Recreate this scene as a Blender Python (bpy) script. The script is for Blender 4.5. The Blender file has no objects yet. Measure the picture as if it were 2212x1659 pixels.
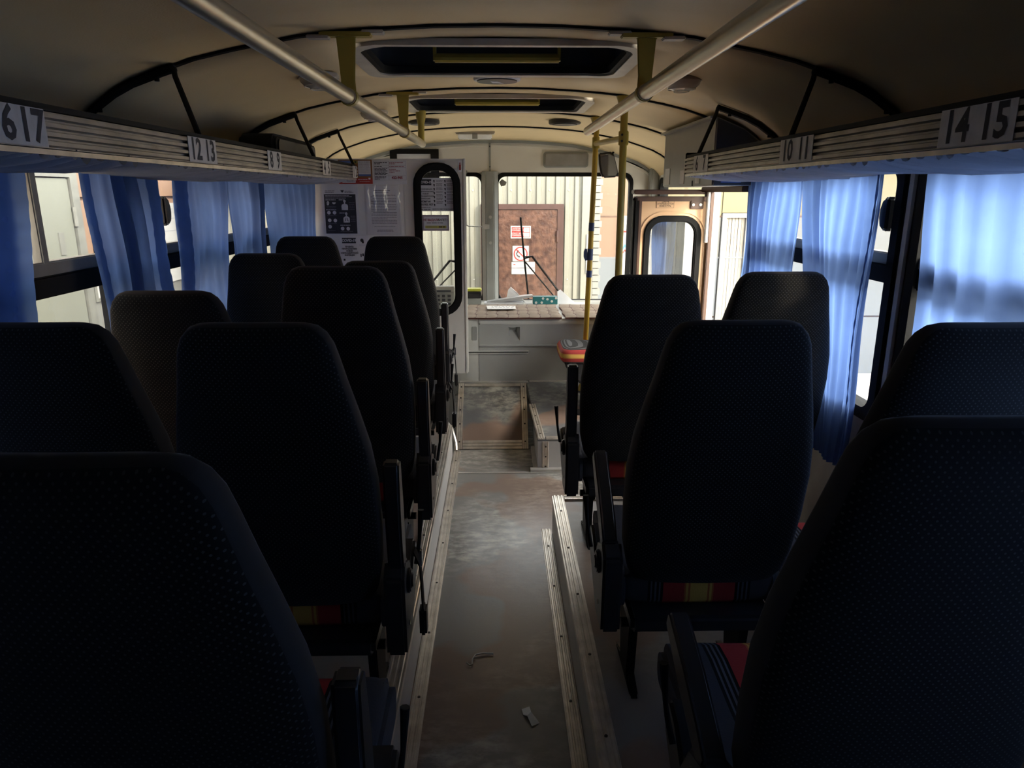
import bpy, bmesh, math, random
from mathutils import Vector, Matrix
random.seed(7)
PI = math.pi
SC = bpy.context.scene
COL = SC.collection

# ------------------------------------------------------------------ camera
CAM_H = 1.5
cam = bpy.data.cameras.new('camera'); camo = bpy.data.objects.new('camera', cam); COL.objects.link(camo)
cam.sensor_width = 36.0; cam.lens = 1530.0 * 36 / 2212; cam.clip_start = 0.02; cam.clip_end = 300
camo.location = (0, 0, CAM_H)
camo.rotation_euler = (math.radians(90 - 15.158), 0, math.radians(-1.12))
SC.camera = camo
# ------------------------------------------------------------------ sky, sun, exposure
W = bpy.data.worlds.new('sky'); SC.world = W; W.use_nodes = True
nt = W.node_tree; nt.nodes.clear()
wo = nt.nodes.new('ShaderNodeOutputWorld'); bg = nt.nodes.new('ShaderNodeBackground')
sky = nt.nodes.new('ShaderNodeTexSky'); sky.sky_type = 'NISHITA'; sky.sun_disc = False
sky.sun_elevation = math.radians(48); sky.sun_rotation = math.radians(122)
bg.inputs['Strength'].default_value = 0.60
hs = nt.nodes.new('ShaderNodeHueSaturation'); hs.inputs['Saturation'].default_value = 0.30; nt.links.new(sky.outputs[0], hs.inputs['Color'])
tn = nt.nodes.new('ShaderNodeMix'); tn.data_type = 'RGBA'; tn.blend_type = 'MULTIPLY'; tn.inputs[0].default_value = 1.0; tn.inputs[7].default_value = (1.0, 0.94, 0.82, 1)
nt.links.new(hs.outputs[0], tn.inputs[6]); nt.links.new(tn.outputs[2], bg.inputs[0]); nt.links.new(bg.outputs[0], wo.inputs[0])
sl = bpy.data.lights.new('sun', 'SUN'); sl.energy = 1.15; sl.angle = math.radians(6.0); sl.color = (1.0, 0.86, 0.68)
so = bpy.data.objects.new('sun', sl); COL.objects.link(so)
so.rotation_euler = Vector((-0.54, 0.74, -0.38)).to_track_quat('-Z', 'Y').to_euler()
so.location = (6, -4, 5)
vs = SC.view_settings
vs.view_transform = 'Standard'; vs.look = 'None'; vs.gamma = 1.0; vs.exposure = 1.85
try: vs.use_curve_mapping = False
except Exception: pass

# ------------------------------------------------------------------ materials
MATS = {}
def new_mat(name):
    m = bpy.data.materials.new(name); m.use_nodes = True
    n = m.node_tree.nodes; n.clear()
    o = n.new('ShaderNodeOutputMaterial'); b = n.new('ShaderNodeBsdfPrincipled')
    m.node_tree.links.new(b.outputs[0], o.inputs[0])
    MATS[name] = m
    return m, m.node_tree, b, o
def mat(name, col, rough=0.6, metal=0.0, var=0.12, scale=12.0, bump=0.0, bscale=60.0, spec=None, col2=None, detail=4):
    m, t, b, o = new_mat(name); N = t.nodes; L = t.links
    b.inputs['Roughness'].default_value = rough; b.inputs['Metallic'].default_value = metal
    if spec is not None: b.inputs['Specular IOR Level'].default_value = spec
    tc = N.new('ShaderNodeTexCoord'); nz = N.new('ShaderNodeTexNoise')
    nz.inputs['Scale'].default_value = scale; nz.inputs['Detail'].default_value = detail
    L.new(tc.outputs['Object'], nz.inputs['Vector'])
    r = N.new('ShaderNodeValToRGB')
    c2 = col2 if col2 else tuple(c * (1 - 2 * var) for c in col)
    r.color_ramp.elements[0].position = 0.3; r.color_ramp.elements[1].position = 0.7
    r.color_ramp.elements[0].color = (*c2, 1); r.color_ramp.elements[1].color = (*col, 1)
    L.new(nz.outputs['Fac'], r.inputs[0]); L.new(r.outputs[0], b.inputs['Base Color'])
    if bump:
        n2 = N.new('ShaderNodeTexNoise'); n2.inputs['Scale'].default_value = bscale
        L.new(tc.outputs['Object'], n2.inputs['Vector'])
        bp = N.new('ShaderNodeBump'); bp.inputs['Strength'].default_value = bump; bp.inputs['Distance'].default_value = 0.01
        L.new(n2.outputs['Fac'], bp.inputs['Height']); L.new(bp.outputs[0], b.inputs['Normal'])
    return m
def math_node(t, op, a=None, b=None, va=None, vb=None):
    n = t.nodes.new('ShaderNodeMath'); n.operation = op
    if a is not None: t.links.new(a, n.inputs[0])
    if va is not None: n.inputs[0].default_value = va
    if b is not None: t.links.new(b, n.inputs[1])
    if vb is not None: n.inputs[1].default_value = vb
    return n.outputs[0]
def dots(t, vec, ax, ay, pitch, rad, ringed=False):
    """staggered grid of round dots -> 0/1 mask"""
    sp = t.nodes.new('ShaderNodeSeparateXYZ'); t.links.new(vec, sp.inputs[0])
    x = math_node(t, 'DIVIDE', sp.outputs[ax], vb=pitch); y = math_node(t, 'DIVIDE', sp.outputs[ay], vb=pitch * 0.5)
    yr = math_node(t, 'FLOOR', y)
    off = math_node(t, 'MULTIPLY', math_node(t, 'FLOORED_MODULO', yr, vb=2.0), vb=0.5)
    fx = math_node(t, 'SUBTRACT', math_node(t, 'FRACT', math_node(t, 'ADD', x, off)), vb=0.5)
    fy = math_node(t, 'MULTIPLY', math_node(t, 'SUBTRACT', math_node(t, 'FRACT', y), vb=0.5), vb=0.5)
    d2 = math_node(t, 'ADD', math_node(t, 'MULTIPLY', fx, fx), math_node(t, 'MULTIPLY', fy, fy))
    return math_node(t, 'LESS_THAN', d2, vb=rad * rad)
def mixc(t, fac, c1, c2):
    n = t.nodes.new('ShaderNodeMix'); n.data_type = 'RGBA'
    t.links.new(fac, n.inputs[0])
    for i, c in ((6, c1), (7, c2)):
        if hasattr(c, 'links'): t.links.new(c, n.inputs[i])
        else: n.inputs[i].default_value = (*c, 1)
    return n.outputs[2]
def stripes(t, x, table):
    r = t.nodes.new('ShaderNodeValToRGB'); r.color_ramp.interpolation = 'CONSTANT'
    el = r.color_ramp.elements
    el[0].position = 0; el[0].color = (*table[0][1], 1); el[1].position = table[1][0]; el[1].color = (*table[1][1], 1)
    for p, c in table[2:]:
        e = el.new(p); e.color = (*c, 1)
    t.links.new(x, r.inputs[0]); return r.outputs[0]
BLK = (0.0052, 0.0050, 0.0050)
RED = (0.36, 0.035, 0.03); YEL = (0.62, 0.38, 0.08); ORG = (0.45, 0.14, 0.04); GRY = (0.10, 0.10, 0.105)
STR = [(0.0, YEL), (0.10, ORG), (0.125, YEL), (0.15, ORG), (0.17, RED), (0.42, BLK), (0.45, GRY), (0.47, BLK), (0.50, GRY), (0.52, BLK), (0.55, GRY), (0.57, BLK), (0.60, (0.05, 0.05, 0.055))]
def seat_back_mat():
    m, t, b, o = new_mat('seat_back'); N = t.nodes; L = t.links
    tc = N.new('ShaderNodeTexCoord'); g = tc.outputs['Object']
    msk = dots(t, g, 0, 2, 0.0125, 0.13)
    sn = N.new('ShaderNodeSeparateXYZ'); L.new(tc.outputs['Normal'], sn.inputs[0])
    back = math_node(t, 'LESS_THAN', sn.outputs[1], vb=-0.45)
    sp = N.new('ShaderNodeSeparateXYZ'); L.new(g, sp.inputs[0])
    ax = math_node(t, 'DIVIDE', math_node(t, 'ABSOLUTE', sp.outputs[0]), vb=0.24)
    st = stripes(t, ax, STR)
    front = math_node(t, 'GREATER_THAN', sn.outputs[1], vb=0.45)
    nz = N.new('ShaderNodeTexNoise'); nz.inputs['Scale'].default_value = 9; L.new(g, nz.inputs['Vector'])
    dm = math_node(t, 'MULTIPLY', msk, math_node(t, 'MULTIPLY_ADD', nz.outputs['Fac'], vb=0.9))
    bc = mixc(t, dm, BLK, (0.06, 0.057, 0.05))
    c = mixc(t, back, (0.022, 0.019, 0.017), bc)
    c = mixc(t, front, c, st)
    L.new(c, b.inputs['Base Color']); b.inputs['Roughness'].default_value = 0.85
    b.inputs['Sheen Weight'].default_value = 0.06; b.inputs['Specular IOR Level'].default_value = 0.25
    bp = N.new('ShaderNodeBump'); bp.inputs['Strength'].default_value = 0.35; bp.inputs['Distance'].default_value = 0.003
    L.new(msk, bp.inputs['Height']); L.new(bp.outputs[0], b.inputs['Normal'])
    return m
def seat_cushion_mat():
    m, t, b, o = new_mat('seat_cushion'); N = t.nodes; L = t.links
    tc = N.new('ShaderNodeTexCoord'); sp = N.new('ShaderNodeSeparateXYZ'); L.new(tc.outputs['Object'], sp.inputs[0])
    ax = math_node(t, 'DIVIDE', math_node(t, 'ABSOLUTE', sp.outputs[0]), vb=0.24)
    L.new(stripes(t, ax, STR), b.inputs['Base Color']); b.inputs['Roughness'].default_value = 0.85
    b.inputs['Specular IOR Level'].default_value = 0.2
    nz = N.new('ShaderNodeTexNoise'); nz.inputs['Scale'].default_value = 220; L.new(tc.outputs['Object'], nz.inputs['Vector'])
    bp = N.new('ShaderNodeBump'); bp.inputs['Strength'].default_value = 0.25; bp.inputs['Distance'].default_value = 0.003
    L.new(nz.outputs['Fac'], bp.inputs['Height']); L.new(bp.outputs[0], b.inputs['Normal'])
def floor_mat(name, c1, c2, rough, worn):
    m, t, b, o = new_mat(name); N = t.nodes; L = t.links
    tc = N.new('ShaderNodeTexCoord'); g = tc.outputs['Object']
    nz = N.new('ShaderNodeTexNoise'); nz.inputs['Scale'].default_value = 14; nz.inputs['Detail'].default_value = 9; nz.inputs['Roughness'].default_value = 0.7
    mp = N.new('ShaderNodeMapping'); mp.inputs['Scale'].default_value = (0.8, 1.6, 1); L.new(g, mp.inputs[0]); L.new(mp.outputs[0], nz.inputs['Vector'])
    r = N.new('ShaderNodeValToRGB'); e = r.color_ramp.elements
    e[0].position = 0.44; e[0].color = (*c1, 1); e[1].position = 0.62; e[1].color = (*c2, 1)
    L.new(nz.outputs['Fac'], r.inputs[0])
    big = N.new('ShaderNodeTexNoise'); big.inputs['Scale'].default_value = 2.2; L.new(g, big.inputs['Vector'])
    rb = N.new('ShaderNodeValToRGB'); rb.color_ramp.elements[0].position = 0.42; rb.color_ramp.elements[1].position = 0.6
    L.new(big.outputs['Fac'], rb.inputs[0])
    c = mixc(t, math_node(t, 'MULTIPLY', rb.outputs[0], vb=worn), c1, r.outputs[0])
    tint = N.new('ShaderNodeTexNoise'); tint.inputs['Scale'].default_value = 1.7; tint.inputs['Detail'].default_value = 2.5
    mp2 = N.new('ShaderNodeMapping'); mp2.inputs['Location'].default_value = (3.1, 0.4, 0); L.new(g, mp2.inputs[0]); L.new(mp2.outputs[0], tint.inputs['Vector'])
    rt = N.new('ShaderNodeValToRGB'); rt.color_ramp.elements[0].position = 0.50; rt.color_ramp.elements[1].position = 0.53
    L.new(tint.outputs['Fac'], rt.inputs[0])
    c = mixc(t, math_node(t, 'MULTIPLY', rt.outputs[0], vb=0.55), c, (0.26, 0.15, 0.095))  # brown noise patches in the colour stand in for light patches on the aisle floor
    L.new(c, b.inputs['Base Color'])
    b.inputs['Roughness'].default_value = rough
    msk = dots(t, g, 0, 1, 0.05, 0.19); inn = dots(t, g, 0, 1, 0.05, 0.14)
    h = math_node(t, 'ADD', msk, math_node(t, 'MULTIPLY', inn, vb=-0.4))
    hh = math_node(t, 'ADD', h, math_node(t, 'MULTIPLY', nz.outputs['Fac'], vb=0.5))
    bp = N.new('ShaderNodeBump'); bp.inputs['Strength'].default_value = 0.22; bp.inputs['Distance'].default_value = 0.004
    L.new(hh, bp.inputs['Height']); L.new(bp.outputs[0], b.inputs['Normal'])
def glass_mat(name, tint=(0.97, 0.98, 0.98), refl=0.06, milky=0.03):
    m = bpy.data.materials.new(name); m.use_nodes = True; MATS[name] = m
    t = m.node_tree; N = t.nodes; L = t.links; N.clear()
    o = N.new('ShaderNodeOutputMaterial'); tr = N.new('ShaderNodeBsdfTransparent'); tr.inputs[0].default_value = (*tint, 1)
    gl = N.new('ShaderNodeBsdfGlossy'); gl.inputs['Roughness'].default_value = 0.01
    df = N.new('ShaderNodeBsdfDiffuse'); df.inputs[0].default_value = (0.7, 0.7, 0.66, 1)
    nz = N.new('ShaderNodeTexNoise'); nz.inputs['Scale'].default_value = 5; nz.inputs['Detail'].default_value = 6
    tc = N.new('ShaderNodeTexCoord'); L.new(tc.outputs['Object'], nz.inputs['Vector'])
    m1 = N.new('ShaderNodeMixShader'); m2 = N.new('ShaderNodeMixShader')
    fr = N.new('ShaderNodeFresnel'); fr.inputs[0].default_value = 1.4
    f2 = math_node(t, 'MINIMUM', math_node(t, 'MULTIPLY', fr.outputs[0], vb=refl / 0.056), vb=max(0.12, refl * 1.4))
    L.new(f2, m1.inputs[0]); L.new(tr.outputs[0], m1.inputs[1]); L.new(gl.outputs[0], m1.inputs[2])
    L.new(math_node(t, 'MULTIPLY', nz.outputs['Fac'], vb=milky * 2), m2.inputs[0])
    L.new(m1.outputs[0], m2.inputs[1]); L.new(df.outputs[0], m2.inputs[2]); L.new(m2.outputs[0], o.inputs[0])
def cloth_mat(name, col, trans):
    m = bpy.data.materials.new(name); m.use_nodes = True; MATS[name] = m
    t = m.node_tree; N = t.nodes; L = t.links; N.clear()
    o = N.new('ShaderNodeOutputMaterial'); d = N.new('ShaderNodeBsdfDiffuse'); tl = N.new('ShaderNodeBsdfTranslucent')
    tc = N.new('ShaderNodeTexCoord'); nz = N.new('ShaderNodeTexNoise'); nz.inputs['Scale'].default_value = 3.5; nz.inputs['Detail'].default_value = 5
    L.new(tc.outputs['Object'], nz.inputs['Vector'])
    r = N.new('ShaderNodeValToRGB'); r.color_ramp.elements[0].position = 0.3; r.color_ramp.elements[1].position = 0.75
    r.color_ramp.elements[0].color = (*[c * 0.72 for c in col], 1); r.color_ramp.elements[1].color = (*col, 1)
    L.new(nz.outputs['Fac'], r.inputs[0]); L.new(r.outputs[0], d.inputs[0]); L.new(r.outputs[0], tl.inputs[0])
    wv = N.new('ShaderNodeTexNoise'); wv.inputs['Scale'].default_value = 300; L.new(tc.outputs['Object'], wv.inputs['Vector'])
    bp = N.new('ShaderNodeBump'); bp.inputs['Strength'].default_value = 0.15; L.new(wv.outputs['Fac'], bp.inputs['Height']); L.new(bp.outputs[0], d.inputs['Normal'])
    mx = N.new('ShaderNodeMixShader'); mx.inputs[0].default_value = trans
    L.new(d.outputs[0], mx.inputs[1]); L.new(tl.outputs[0], mx.inputs[2]); L.new(mx.outputs[0], o.inputs[0])
def emit_mat(name, col, s):
    m, t, b, o = new_mat(name); b.inputs['Base Color'].default_value = (*col, 1)
    b.inputs['Emission Color'].default_value = (*col, 1); b.inputs['Emission Strength'].default_value = s

seat_back_mat(); seat_cushion_mat()
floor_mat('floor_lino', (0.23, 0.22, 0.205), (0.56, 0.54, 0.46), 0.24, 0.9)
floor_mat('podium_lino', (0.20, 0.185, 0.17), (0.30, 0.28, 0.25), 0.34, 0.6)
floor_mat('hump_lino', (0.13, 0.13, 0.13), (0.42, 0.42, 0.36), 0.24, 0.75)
glass_mat('glass'); glass_mat('windscreen_glass', refl=0.04, milky=0.004); glass_mat('door_glass', (0.62, 0.63, 0.62), refl=0.55, milky=0.04)
glass_mat('plastic_film', (0.95, 0.95, 0.97), 0.10, 0.06)
cloth_mat('curtain', (0.175, 0.295, 0.64), 0.66); cloth_mat('curtain_hem', (0.15, 0.26, 0.56), 0.5); cloth_mat('rack_cloth', (0.56, 0.58, 0.64), 0.3)
mat('ceiling_vinyl', (0.74, 0.575, 0.32), 0.62, var=0.04, scale=3, bump=0.08, bscale=160)
mat('black_rubber', (0.010, 0.010, 0.010), 0.7, spec=0.15); mat('rubber_edge', (0.03, 0.03, 0.032), 0.4)
mat('black_plastic', (0.018, 0.018, 0.02), 0.36, var=0.05); mat('black_metal', (0.010, 0.010, 0.010), 0.6, spec=0.15)
mat('grey_fabric', (0.06, 0.06, 0.066), 0.9, bump=0.2, bscale=250)
mat('alu', (0.74, 0.68, 0.60), 0.30, 0.7, var=0.16, scale=18); mat('alu_dull', (0.60, 0.58, 0.54), 0.45, 0.5, var=0.12, scale=9); mat('rack_alu', (0.46, 0.42, 0.36), 0.38, 0.6, var=0.2, scale=14)
mat('dark_groove', (0.10, 0.07, 0.05), 0.7); mat('screw', (0.05, 0.04, 0.035), 0.4, 0.6)
mat('chrome', (0.7, 0.7, 0.7), 0.18, 1.0, var=0.02); mat('rail_champagne', (0.60, 0.52, 0.36), 0.30, 0.75, var=0.05)
mat('yellow_paint', (0.42, 0.31, 0.045), 0.38, var=0.06); mat('yellow_pole', (0.55, 0.36, 0.04), 0.35, var=0.08)
mat('blue_tape', (0.045, 0.075, 0.20), 0.5); mat('white_wall', (0.70, 0.68, 0.62), 0.5, var=0.04, scale=4)
mat('partition_white', (0.74, 0.74, 0.72), 0.5, var=0.03); mat('riser_grey', (0.48, 0.47, 0.45), 0.45, var=0.08, scale=5); mat('wall_panel', (0.42, 0.41, 0.38), 0.5, var=0.06)
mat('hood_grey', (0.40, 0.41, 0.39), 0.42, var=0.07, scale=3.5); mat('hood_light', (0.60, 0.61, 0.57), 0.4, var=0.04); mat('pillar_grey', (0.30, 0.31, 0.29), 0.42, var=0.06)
mat('visor_grey', (0.28, 0.27, 0.25), 0.6); mat('hatch_dark', (0.03, 0.032, 0.035), 0.35); mat('hatch_frame', (0.52, 0.46, 0.36), 0.4)
mat('lamp_clear', (0.86, 0.84, 0.78), 0.08, var=0.05); mat('box_grey', (0.24, 0.24, 0.24), 0.4, var=0.04)
mat('door_cream', (0.78, 0.50, 0.28), 0.45, var=0.05); mat('door_brown', (0.10, 0.05, 0.03), 0.45)
mat('paper', (0.80, 0.80, 0.80), 0.7, var=0.03); mat('paper_grey', (0.70, 0.71, 0.74), 0.6, var=0.05); mat('ink', (0.03, 0.03, 0.035), 0.7); mat('ink_grey', (0.22, 0.22, 0.24), 0.7)
mat('poster_dark', (0.035, 0.038, 0.05), 0.6); mat('poster_white', (0.78, 0.78, 0.80), 0.6); mat('poster_red', (0.42, 0.04, 0.03), 0.6); mat('poster_brown', (0.30, 0.13, 0.04), 0.6)
mat('poster_blue', (0.10, 0.16, 0.40), 0.6); mat('poster_yellow', (0.55, 0.52, 0.10), 0.6); mat('ink_maroon', (0.30, 0.03, 0.05), 0.7); mat('lilac', (0.42, 0.36, 0.42), 0.6)
mat('label_paper', (0.66, 0.62, 0.56), 0.45, var=0.1, scale=40)
mat('blanket', (0.27, 0.205, 0.15), 0.8, var=0.12, scale=8, bump=0.15, bscale=90); mat('blanket_edge', (0.09, 0.03, 0.02), 0.8)
mat('device_black', (0.02, 0.02, 0.022), 0.35); mat('device_grey', (0.30, 0.29, 0.25), 0.5); mat('hi_vis', (0.60, 0.62, 0.06), 0.5); emit_mat('display_green', (0.55, 0.95, 0.05), 1.2)
mat('teal', (0.02, 0.15, 0.16), 0.4, var=0.05); mat('silver_foil', (0.55, 0.57, 0.58), 0.3, 0.4)
mat('sign_white', (0.302, 0.302, 0.294), 0.5, var=0.03); mat('corrugated', (0.194, 0.189, 0.153), 0.55, var=0.04, scale=2); mat('steel_brown', (0.107, 0.051, 0.032), 0.40, col2=(0.030, 0.011, 0.007), scale=17, bump=0.35, bscale=40, detail=8); mat('frame_brown', (0.054, 0.023, 0.017), 0.45)
mat('white_brick', (0.204, 0.199, 0.175), 0.8, var=0.06); mat('peach_panel', (0.184, 0.109, 0.068), 0.55, var=0.03, scale=1); mat('pale_panel', (0.129, 0.142, 0.153), 0.55, var=0.03, scale=1)
mat('yellow_panel', (0.165, 0.138, 0.067), 0.55, var=0.03); mat('white_panel', (0.142, 0.142, 0.129), 0.5, var=0.03); mat('joint_dark', (0.115, 0.070, 0.049), 0.8); mat('frame_white', (0.165, 0.169, 0.173), 0.4)
mat('slat_grey', (0.312, 0.281, 0.226), 0.6, var=0.1); mat('sage_white', (0.134, 0.138, 0.112), 0.5, var=0.03, scale=1.5); mat('door_frame_grey', (0.135, 0.135, 0.118), 0.5)
mat('asphalt', (0.58, 0.55, 0.50), 0.9, var=0.15, scale=6); mat('sign_red', (0.32, 0.02, 0.015), 0.5); mat('sign_blue', (0.05, 0.22, 0.42), 0.5)
mat('blue_warehouse', (0.047, 0.075, 0.122), 0.6, var=0.06, scale=0.6); mat('string', (0.80, 0.78, 0.72), 0.9)
m, t, b, o = new_mat('mirror'); b.inputs['Base Color'].default_value = (0.85, 0.85, 0.82, 1); b.inputs['Metallic'].default_value = 1; b.inputs['Roughness'].default_value = 0.03

# ------------------------------------------------------------------ mesh builder
CACHE = {}
class MB:
    def __init__(s): s.v = []; s.f = []
    def add(s, vs_, fs):
        k = len(s.v); s.v += [tuple(p) for p in vs_]; s.f += [tuple(k + i for i in f) for f in fs]; return s
    def box(s, x0, x1, y0, y1, z0, z1):
        return s.add([(x, y, z) for z in (z0, z1) for y in (y0, y1) for x in (x0, x1)],
                     [(0, 2, 3, 1), (4, 5, 7, 6), (0, 1, 5, 4), (2, 6, 7, 3), (0, 4, 6, 2), (1, 3, 7, 5)])
    def prism(s, poly, axis, a, b):
        """poly = 2D outline, extruded along axis from a to b. axis x: poly=(y,z); y: (x,z); z: (x,y)"""
        def P(p, c):
            return {'x': (c, p[0], p[1]), 'y': (p[0], c, p[1]), 'z': (p[0], p[1], c)}[axis]
        n = len(poly)
        return s.add([P(p, a) for p in poly] + [P(p, b) for p in poly],
                     [tuple(range(n))[::-1], tuple(range(n, 2 * n))] + [(i, (i + 1) % n, n + (i + 1) % n, n + i) for i in range(n)])
    def tube(s, pts, r, n=10, caps=True):
        pts = [Vector(p) for p in pts]; rings = []
        rs = r if isinstance(r, (list, tuple)) else [r] * len(pts)
        ref = None
        for i, p in enumerate(pts):
            d = (pts[min(i + 1, len(pts) - 1)] - pts[max(i - 1, 0)]).normalized()
            if ref is None:
                ref = Vector((0, 0, 1)) if abs(d.z) < 0.9 else Vector((0, 1, 0))
            u = d.cross(ref).normalized(); w = u.cross(d).normalized(); ref = w
            rings.append([p + (u * math.cos(2 * PI * k / n) + w * math.sin(2 * PI * k / n)) * rs[i] for k in range(n)])
        k0 = [q for R in rings for q in R]
        fs = [(i * n + k, i * n + (k + 1) % n, (i + 1) * n + (k + 1) % n, (i + 1) * n + k) for i in range(len(pts) - 1) for k in range(n)]
        if caps: fs += [tuple(range(n))[::-1], tuple((len(pts) - 1) * n + k for k in range(n))]
        return s.add(k0, fs)
    def strap(s, pts, w, th, wdir):
        """flat band along pts, width along wdir"""
        pts = [Vector(p) for p in pts]; wd = Vector(wdir).normalized(); vs_ = []
        for i, p in enumerate(pts):
            d = (pts[min(i + 1, len(pts) - 1)] - pts[max(i - 1, 0)]).normalized(); nn = d.cross(wd).normalized()
            vs_ += [p - wd * w / 2 - nn * th / 2, p + wd * w / 2 - nn * th / 2, p + wd * w / 2 + nn * th / 2, p - wd * w / 2 + nn * th / 2]
        m_ = len(pts)
        fs = [(i * 4 + k, i * 4 + (k + 1) % 4, i * 4 + 4 + (k + 1) % 4, i * 4 + 4 + k) for i in range(m_ - 1) for k in range(4)]
        fs += [(3, 2, 1, 0), tuple((m_ - 1) * 4 + k for k in range(4))]
        return s.add(vs_, fs)
    def loft(s, rings, cap=True):
        n = len(rings[0]); m_ = len(rings)
        fs = [(i * n + k, i * n + (k + 1) % n, (i + 1) * n + (k + 1) % n, (i + 1) * n + k) for i in range(m_ - 1) for k in range(n)]
        if cap: fs += [tuple(range(n))[::-1], tuple((m_ - 1) * n + k for k in range(n))]
        return s.add([p for r in rings for p in r], fs)
    def grid(s, fn, nu, nv, skip=None):
        vs_ = [fn(i, j) for i in range(nu) for j in range(nv)]
        fs = [(i * nv + j, i * nv + j + 1, (i + 1) * nv + j + 1, (i + 1) * nv + j) for i in range(nu - 1) for j in range(nv - 1) if not (skip and skip(i, j))]
        return s.add(vs_, fs)
    def disc(s, c, r, axis, th, n=20, rx=1.0, rz=1.0):
        poly = [(r * rx * math.cos(2 * PI * k / n), r * rz * math.sin(2 * PI * k / n)) for k in range(n)]
        i = 'xyz'.index(axis); oth = [k for k in range(3) if k != i]
        poly = [(p[0] + c[oth[0]], p[1] + c[oth[1]]) for p in poly]
        return s.prism(poly, axis, c[i] - th / 2, c[i] + th / 2)
    def ring2(s, outer, inner, place, a, b):
        """plate between two loops with the same count; place(p, depth)->xyz"""
        n = len(outer)
        vs_ = [place(p, a) for p in outer] + [place(p, a) for p in inner] + [place(p, b) for p in outer] + [place(p, b) for p in inner]
        fs = []
        for i in range(n):
            j = (i + 1) % n
            fs += [(i, j, n + j, n + i), (2 * n + i, 3 * n + i, 3 * n + j, 2 * n + j), (i, 2 * n + i, 2 * n + j, j), (n + i, n + j, 3 * n + j, 3 * n + i)]
        return s.add(vs_, fs)
    def build(s, name, mt, parent=None, world=False, bevel=0, seg=2, smooth=35, key=None):
        if key and key in CACHE:
            me = CACHE[key]
        else:
            me = bpy.data.meshes.new(name)
            v = s.v
            if world and parent is not None:
                o_ = parent_loc(parent); v = [(p[0] - o_[0], p[1] - o_[1], p[2] - o_[2]) for p in v]
            me.from_pydata(v, [], s.f)
            bm = bmesh.new(); bm.from_mesh(me)
            bmesh.ops.recalc_face_normals(bm, faces=bm.faces)
            if bevel:
                es = [e for e in bm.edges if len(e.link_faces) == 2 and e.calc_face_angle(0) > 0.5]
                bmesh.ops.bevel(bm, geom=es, offset=bevel, segments=seg, affect='EDGES', clamp_overlap=True)
            bm.to_mesh(me); bm.free()
            if smooth:
                me.shade_smooth(); me.set_sharp_from_angle(angle=math.radians(smooth))
            me.materials.append(MATS[mt]); me.update()
            if key: CACHE[key] = me
        ob = bpy.data.objects.new(name, me); COL.objects.link(ob)
        if parent is not None: ob.parent = parent
        return ob
def parent_loc(p):
    l = Vector(p.location)
    while p.parent is not None:
        p = p.parent; l += Vector(p.location)
    return l
def tag(o_, label=None, cat=None, group=None, kind=None):
    if label: o_['label'] = label
    if cat: o_['category'] = cat
    if group: o_['group'] = group
    if kind: o_['kind'] = kind
    return o_
def thing(name, label, cat, loc=(0, 0, 0), group=None, kind=None, rz=0):
    e = bpy.data.objects.new(name, None); COL.objects.link(e); e.location = loc; e.rotation_euler = (0, 0, rz)
    e.empty_display_size = 0.05
    return tag(e, label, cat, group, kind)
def struct(name, label, cat='structure', loc=(0, 0, 0)):
    return thing(name, label, cat, loc, kind='structure')
def rr(cx, cz, hw, hh, r, n=6):
    pts = []
    for qx, qz, a0 in ((1, 1, 0), (-1, 1, PI / 2), (-1, -1, PI), (1, -1, 1.5 * PI)):
        for k in range(n + 1):
            a = a0 + k * PI / 2 / n
            pts.append((cx + qx * (hw - r) + r * math.cos(a), cz + qz * (hh - r) + r * math.sin(a)))
    return pts
def rect_loop(x0, x1, z0, z1, hole, n=6):
    """outer rectangle loop matching a rounded-rect hole point for point"""
    out = []
    m_ = n + 1
    for q, (cxx, czz) in enumerate(((x1, z1), (x0, z1), (x0, z0), (x1, z0))):
        for k in range(m_):
            p = hole[q * m_ + k]; f = k / n
            if f == 0.5: out.append((cxx, czz)); continue
            first = f < 0.5
            # corner 0: starts on right side, ends on top; 1: top->left; 2: left->bottom; 3: bottom->right
            if q == 0: out.append((cxx, p[1]) if first else (p[0], czz))
            elif q == 1: out.append((p[0], czz) if first else (cxx, p[1]))
            elif q == 2: out.append((cxx, p[1]) if first else (p[0], czz))
            else: out.append((p[0], czz) if first else (cxx, p[1]))
    return out
XZ = lambda p, d: (p[0], d, p[1])
YZ = lambda p, d: (d, p[0], p[1])
XY = lambda p, d: (p[0], p[1], d)

def text_mb(txt, size, bold=0.0, align='CENTER', sx=1.0):
    cu = bpy.data.curves.new('t', 'FONT'); cu.body = txt; cu.size = size; cu.align_x = align; cu.align_y = 'CENTER'
    cu.offset = bold; cu.resolution_u = 2; cu.fill_mode = 'FRONT'
    ob = bpy.data.objects.new('t', cu); COL.objects.link(ob)
    dg = bpy.context.evaluated_depsgraph_get(); dg.update()
    me = bpy.data.meshes.new_from_object(ob.evaluated_get(dg))
    mb = MB(); mb.v = [(v.co.x * sx, v.co.y) for v in me.vertices]; mb.f = [tuple(p.vertices) for p in me.polygons]
    bpy.data.objects.remove(ob); bpy.data.curves.remove(cu); bpy.data.meshes.remove(me)
    return mb
def put_text(dst, txt, size, place, bold=0.0, align='CENTER', sx=1.0):
    m_ = text_mb(txt, size, bold, align, sx)
    return dst.add([place(p) for p in m_.v], m_.f)
def on_xz(cx, cz, y): return lambda p: (cx + p[0], y, cz + p[1])
def words(mb, x0, x1, z, h, y, rnd=None):
    """one line of illegible small print: word-length bars"""
    x = x0
    while x < x1 - h * 0.8:
        w = min(random.uniform(1.6, 6.0) * h, x1 - x)
        mb.box(x, x + w, y - 0.0004, y, z - h / 2, z + h / 2); x += w + h * 0.6

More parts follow.
